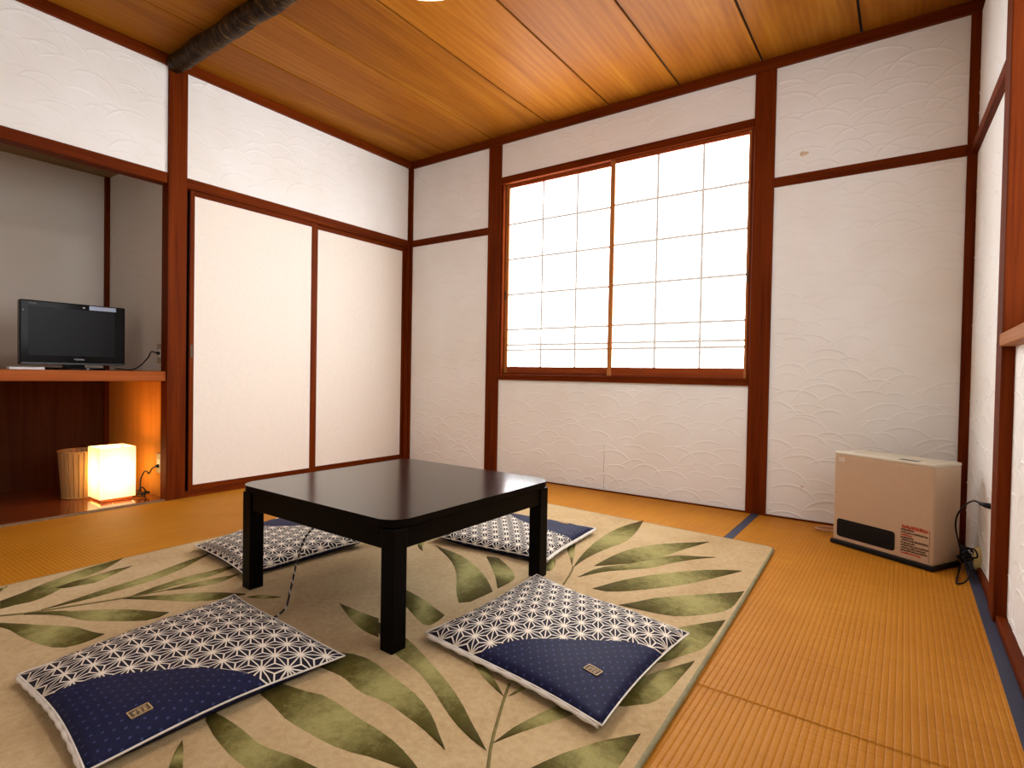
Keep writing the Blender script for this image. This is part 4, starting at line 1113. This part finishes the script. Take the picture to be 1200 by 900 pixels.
# ================================================================ television on the alcove shelf
TX = -0.30
tv = thing('television', (TX - 0.03, -2.355, 0.781), label='small black flat screen television standing on the alcove shelf', cat='television')
y0, y1, z0, z1 = -2.606, -2.105, 0.808, 1.163
bz = put('bezel', bx(TX - 0.045, TX, y0, y1, z0, z1, 0.006, 2), GLOSS, tv)
put('screen', bx(TX - 0.01, TX + 0.0012, y0 + 0.037, y1 - 0.056, z0 + 0.052, z1 - 0.034), SCREEN, tv)
put('back_shell', bx(TX - 0.085, TX - 0.044, y0 + 0.05, y1 - 0.05, z0 + 0.04, z1 - 0.04, 0.012, 2), BLACK, tv)
put('lower_strip', bx(TX - 0.004, TX + 0.003, y0 + 0.006, y1 - 0.006, z0 + 0.002, z0 + 0.012, 0.001), plain('grey_plastic_strip', (0.05, 0.05, 0.055), 0.3), tv)
put('stand_neck', bx(TX - 0.05, TX - 0.015, -2.405, -2.305, 0.792, z0 + 0.01, 0.003), GLOSS, tv)
put('stand_base', prism(bmn(), [(TX - 0.04 + 0.105 * math.cos(2 * PI * k / 40), -2.355 + 0.16 * math.sin(2 * PI * k / 40)) for k in range(40)], 0.7795, 0.793), GLOSS, tv)
put('stand_badge', bx(TX + 0.058, TX + 0.062, -2.36, -2.31, 0.784, 0.789), SILVER, tv)
put('indicator_light', bx(TX - 0.001, TX + 0.0008, -2.594, -2.590, 1.103, 1.107), WHITE, tv)

def lettering(name, body, size, M, mat, parent, depth=0.0006):
    cu = bpy.data.curves.new(name, 'FONT')
    cu.body = body
    cu.size = size
    cu.extrude = depth
    cu.align_x = 'CENTER'
    cu.align_y = 'CENTER'
    tmp = bpy.data.objects.new(name, cu)
    COL.objects.link(tmp)
    dg = bpy.context.evaluated_depsgraph_get()
    me = bpy.data.meshes.new_from_object(tmp.evaluated_get(dg))
    bpy.data.objects.remove(tmp)
    bm = bmn()
    bm.from_mesh(me)
    bpy.data.meshes.remove(me)
    bm.transform(M)
    return put(name, bm, mat, parent)
MX = lambda x, y, z: Matrix(((0, 0, 1, x), (1, 0, 0, y), (0, 1, 0, z), (0, 0, 0, 1)))
lettering('maker_lettering', 'TOSHIBA', 0.0125, MX(TX + 0.0006, -2.338, z0 + 0.032), SILVER, tv)
lettering('series_lettering', 'REGZA', 0.010, MX(TX + 0.0006, -2.551, z1 - 0.018), plain('dim_silver_print', (0.2, 0.2, 0.2), 0.4), tv)
put('corner_sticker', bx(TX - 0.001, TX + 0.0009, -2.290, -2.155, z1 - 0.030, z1 - 0.006), plain('pale_blue_sticker', (0.42, 0.52, 0.72), 0.3), tv)
put('brand_dot', bx(TX - 0.001, TX + 0.0009, -2.322, -2.312, z1 - 0.024, z1 - 0.017), SILVER, tv)
# remote control lying on the shelf
rem = thing('remote_control', (-0.10, -2.63, 0.780), label='slim pale remote control lying on the shelf beside the television', cat='remote')
put('body', bx(-0.125, -0.075, -2.70, -2.555, 0.7795, 0.7935, 0.003, 2), SILVER, rem)
put('key_pad', bx(-0.117, -0.083, -2.685, -2.60, 0.793, 0.7945), BLACK, rem)
tvc = put('power_cord', tube(bmn(), spline([(TX - 0.05, -2.14, 0.792), (-0.27, -2.085, 0.786), (-0.23, -2.05, 0.81), (-0.19, -2.02, 0.865), (-0.15, -2.02, 0.898), (-0.105, -2.012, 0.893)], 8), 0.004, 8), BLACK, tv)
sub('plug', tube(bmn(), [(-0.105, -2.012, 0.893), (-0.103, -2.000, 0.891), (-0.102, -1.992, 0.890)], [0.006, 0.010, 0.010], 10), BLACK, tvc)
o1 = thing('wall_outlet', (-0.10, -1.985, 0.89), label='beige outlet plate on the alcove side wall level with the television', cat='outlet')
put('plate', bx(-0.140, -0.072, -1.992, -1.985, 0.83, 0.95, 0.002), plain('aged_outlet_plastic', (0.42, 0.34, 0.22), 0.5), o1)
put('socket', bx(-0.125, -0.085, -1.9935, -1.9915, 0.865, 0.915, 0.001), WHITE, o1)

# ================================================================ paper lantern, basket
lan = thing('paper_lantern', (-0.245, -2.19, 0.010), label='glowing square paper lantern on a wooden base on the alcove floor', cat='lamp')
put('base', bx(-0.325, -0.165, -2.270, -2.110, 0.0095, 0.030, 0.002), W_shelf, lan)
def lantern_mat():
    mt, nt, b = newmat('glowing_lantern_paper')
    v = coords(nt)
    fib = noise(nt, v, 60.0, 4.0, 0.7)
    # the bulb sits in the middle of the shade: paper glows less the further from it
    sx = N(nt, 'ShaderNodeSeparateXYZ')
    nt.links.new(v, sx.inputs[0])
    vl = N(nt, 'ShaderNodeVectorMath', operation='DISTANCE')
    vl.inputs[1].default_value = (0.0, 0.0, 0.165)
    nt.links.new(v, vl.inputs[0])
    fall = math_node(nt, 'POWER', 2.718, math_node(nt, 'MULTIPLY', math_node(nt, 'SUBTRACT', vl.outputs['Value'], 0.09), -17.0))
    st = math_node(nt, 'MULTIPLY', fall, math_node(nt, 'MULTIPLY_ADD', fib, 0.4, 0.8))
    b.inputs['Base Color'].default_value = (0.9, 0.8, 0.6, 1)
    b.inputs['Emission Color'].default_value = (1.0, 0.66, 0.25, 1)
    nt.links.new(math_node(nt, 'MULTIPLY', st, LANTERN_POWER), b.inputs['Emission Strength'])
    b.inputs['Roughness'].default_value = 0.9
    return mt
LP = lantern_mat()
X0, X1, Y0, Y1 = -0.336, -0.154, -2.281, -2.099
sh = put('shade', bx(X0, X0 + 0.003, Y0, Y1, 0.028, 0.326), LP, lan)
for q in ((X1 - 0.003, X1, Y0, Y1), (X0, X1, Y0, Y0 + 0.003), (X0, X1, Y1 - 0.003, Y1)):
    sub('shade_side', bx(q[0], q[1], q[2], q[3], 0.028, 0.326), LP, sh)
PALEW = plain('thin_pale_wood', (0.85, 0.68, 0.38), 0.7)
for xx in (X0 + 0.004, X1 - 0.010):
    for yy in (Y0 + 0.004, Y1 - 0.010):
        put('corner_strip', bx(xx, xx + 0.006, yy, yy + 0.006, 0.028, 0.324), PALEW, lan)
put('bulb', lathe(bmn(), [(0.0, 0.235), (0.018, 0.230), (0.029, 0.205), (0.027, 0.175), (0.015, 0.145), (0.013, 0.03)], -0.245, -2.19, 16), emitter('warm_bulb', (1.0, 0.55, 0.18), 30.0), lan)
lc = put('power_cord', tube(bmn(), spline([(-0.30, -2.14, 0.016), (-0.24, -2.06, 0.016), (-0.19, -2.03, 0.02), (-0.15, -2.05, 0.05), (-0.13, -2.06, 0.02), (-0.19, -2.07, 0.035), (-0.21, -2.04, 0.06), (-0.16, -2.03, 0.03), (-0.12, -2.04, 0.045),
     (-0.20, -2.05, 0.03), (-0.235, -2.04, 0.10), (-0.21, -2.03, 0.155), (-0.17, -2.03, 0.160), (-0.155, -2.025, 0.150), (-0.14, -2.015, 0.180), (-0.115, -2.005, 0.195)], 8), 0.0042, 8), BLACK, lan)
sub('plug', tube(bmn(), [(-0.118, -2.006, 0.195), (-0.108, -1.998, 0.198), (-0.102, -1.990, 0.200)], [0.006, 0.011, 0.011], 10), BLACK, lc)
o2 = thing('wall_outlet', (-0.10, -1.985, 0.21), label='small outlet plate low on the alcove side wall beside the lantern', cat='outlet')
put('plate', bx(-0.138, -0.072, -1.992, -1.985, 0.155, 0.275, 0.002), plain('aged_outlet_plastic_warm', (0.50, 0.40, 0.22), 0.5), o2)
put('socket', bx(-0.122, -0.084, -1.9935, -1.9915, 0.19, 0.24, 0.001), WHITE, o2)

bas = thing('waste_basket', (-0.45, -2.285, 0.010), label='round tapered wooden slat waste basket behind the paper lantern', cat='basket')
BW = wood('pale_basket_slat', (0.62, 0.34, 0.13), (0.42, 0.20, 0.06), 'z', rough=0.6)
put('bottom', prism(bmn(), [(-0.45 + 0.082 * math.cos(2 * PI * k / 32), -2.285 + 0.082 * math.sin(2 * PI * k / 32)) for k in range(32)], 0.0102, 0.018), BW, bas)
ns = 26
for k in range(ns):
    a = 2 * PI * k / ns
    b = bmn()
    vs_ = []
    for r, z in ((0.084, 0.0105), (0.104, 0.295)):
        for dr in (0.0, 0.005):
            for s in (-1, 1):
                aa = a + s * PI / ns * 0.86
                vs_.append(b.verts.new((-0.45 + (r + dr) * math.cos(aa), -2.285 + (r + dr) * math.sin(aa), z)))
    i0, i1, o0, o1_, I0, I1, O0, O1 = vs_
    for q in ((i0, i1, I1, I0), (o1_, o0, O0, O1), (i0, o0, o1_, i1), (I1, O1, O0, I0), (i0, I0, O0, o0), (i1, o1_, O1, I1)):
        b.faces.new(q)
    put('slat', b, BW, bas)
for r, z in ((0.1075, 0.291), (0.0868, 0.018)):
    put('hoop', tube(bmn(), [(-0.45 + r * math.cos(2 * PI * k / 40), -2.285 + r * math.sin(2 * PI * k / 40), z) for k in range(41)], 0.0055, 8), BW, bas)

# ================================================================ pendant ceiling lamp
pl = thing('pendant_lamp', (2.05, -1.968, 2.410), label='round white pendant lamp hanging from the log beam', cat='lamp')
put('ceiling_rose', lathe(bmn(), [(0.0, 2.545), (0.045, 2.548), (0.05, 2.565), (0.045, 2.59)], 2.05, -1.968, 24), WHITE, pl)
put('stem', tube(bmn(), [(2.05, -1.968, 2.480), (2.05, -1.968, 2.55)], 0.008, 10), WHITE, pl)
put('shade', lathe(bmn(), [(0.03, 2.505), (0.15, 2.497), (0.255, 2.465), (0.272, 2.435), (0.268, 2.425)], 2.05, -1.968, 48), LAMPSHADE, pl)
put('diffuser', lathe(bmn(), [(0.0, 2.402), (0.15, 2.410), (0.235, 2.418), (0.266, 2.430), (0.262, 2.440)], 2.05, -1.968, 48), LAMPGLOW, pl)
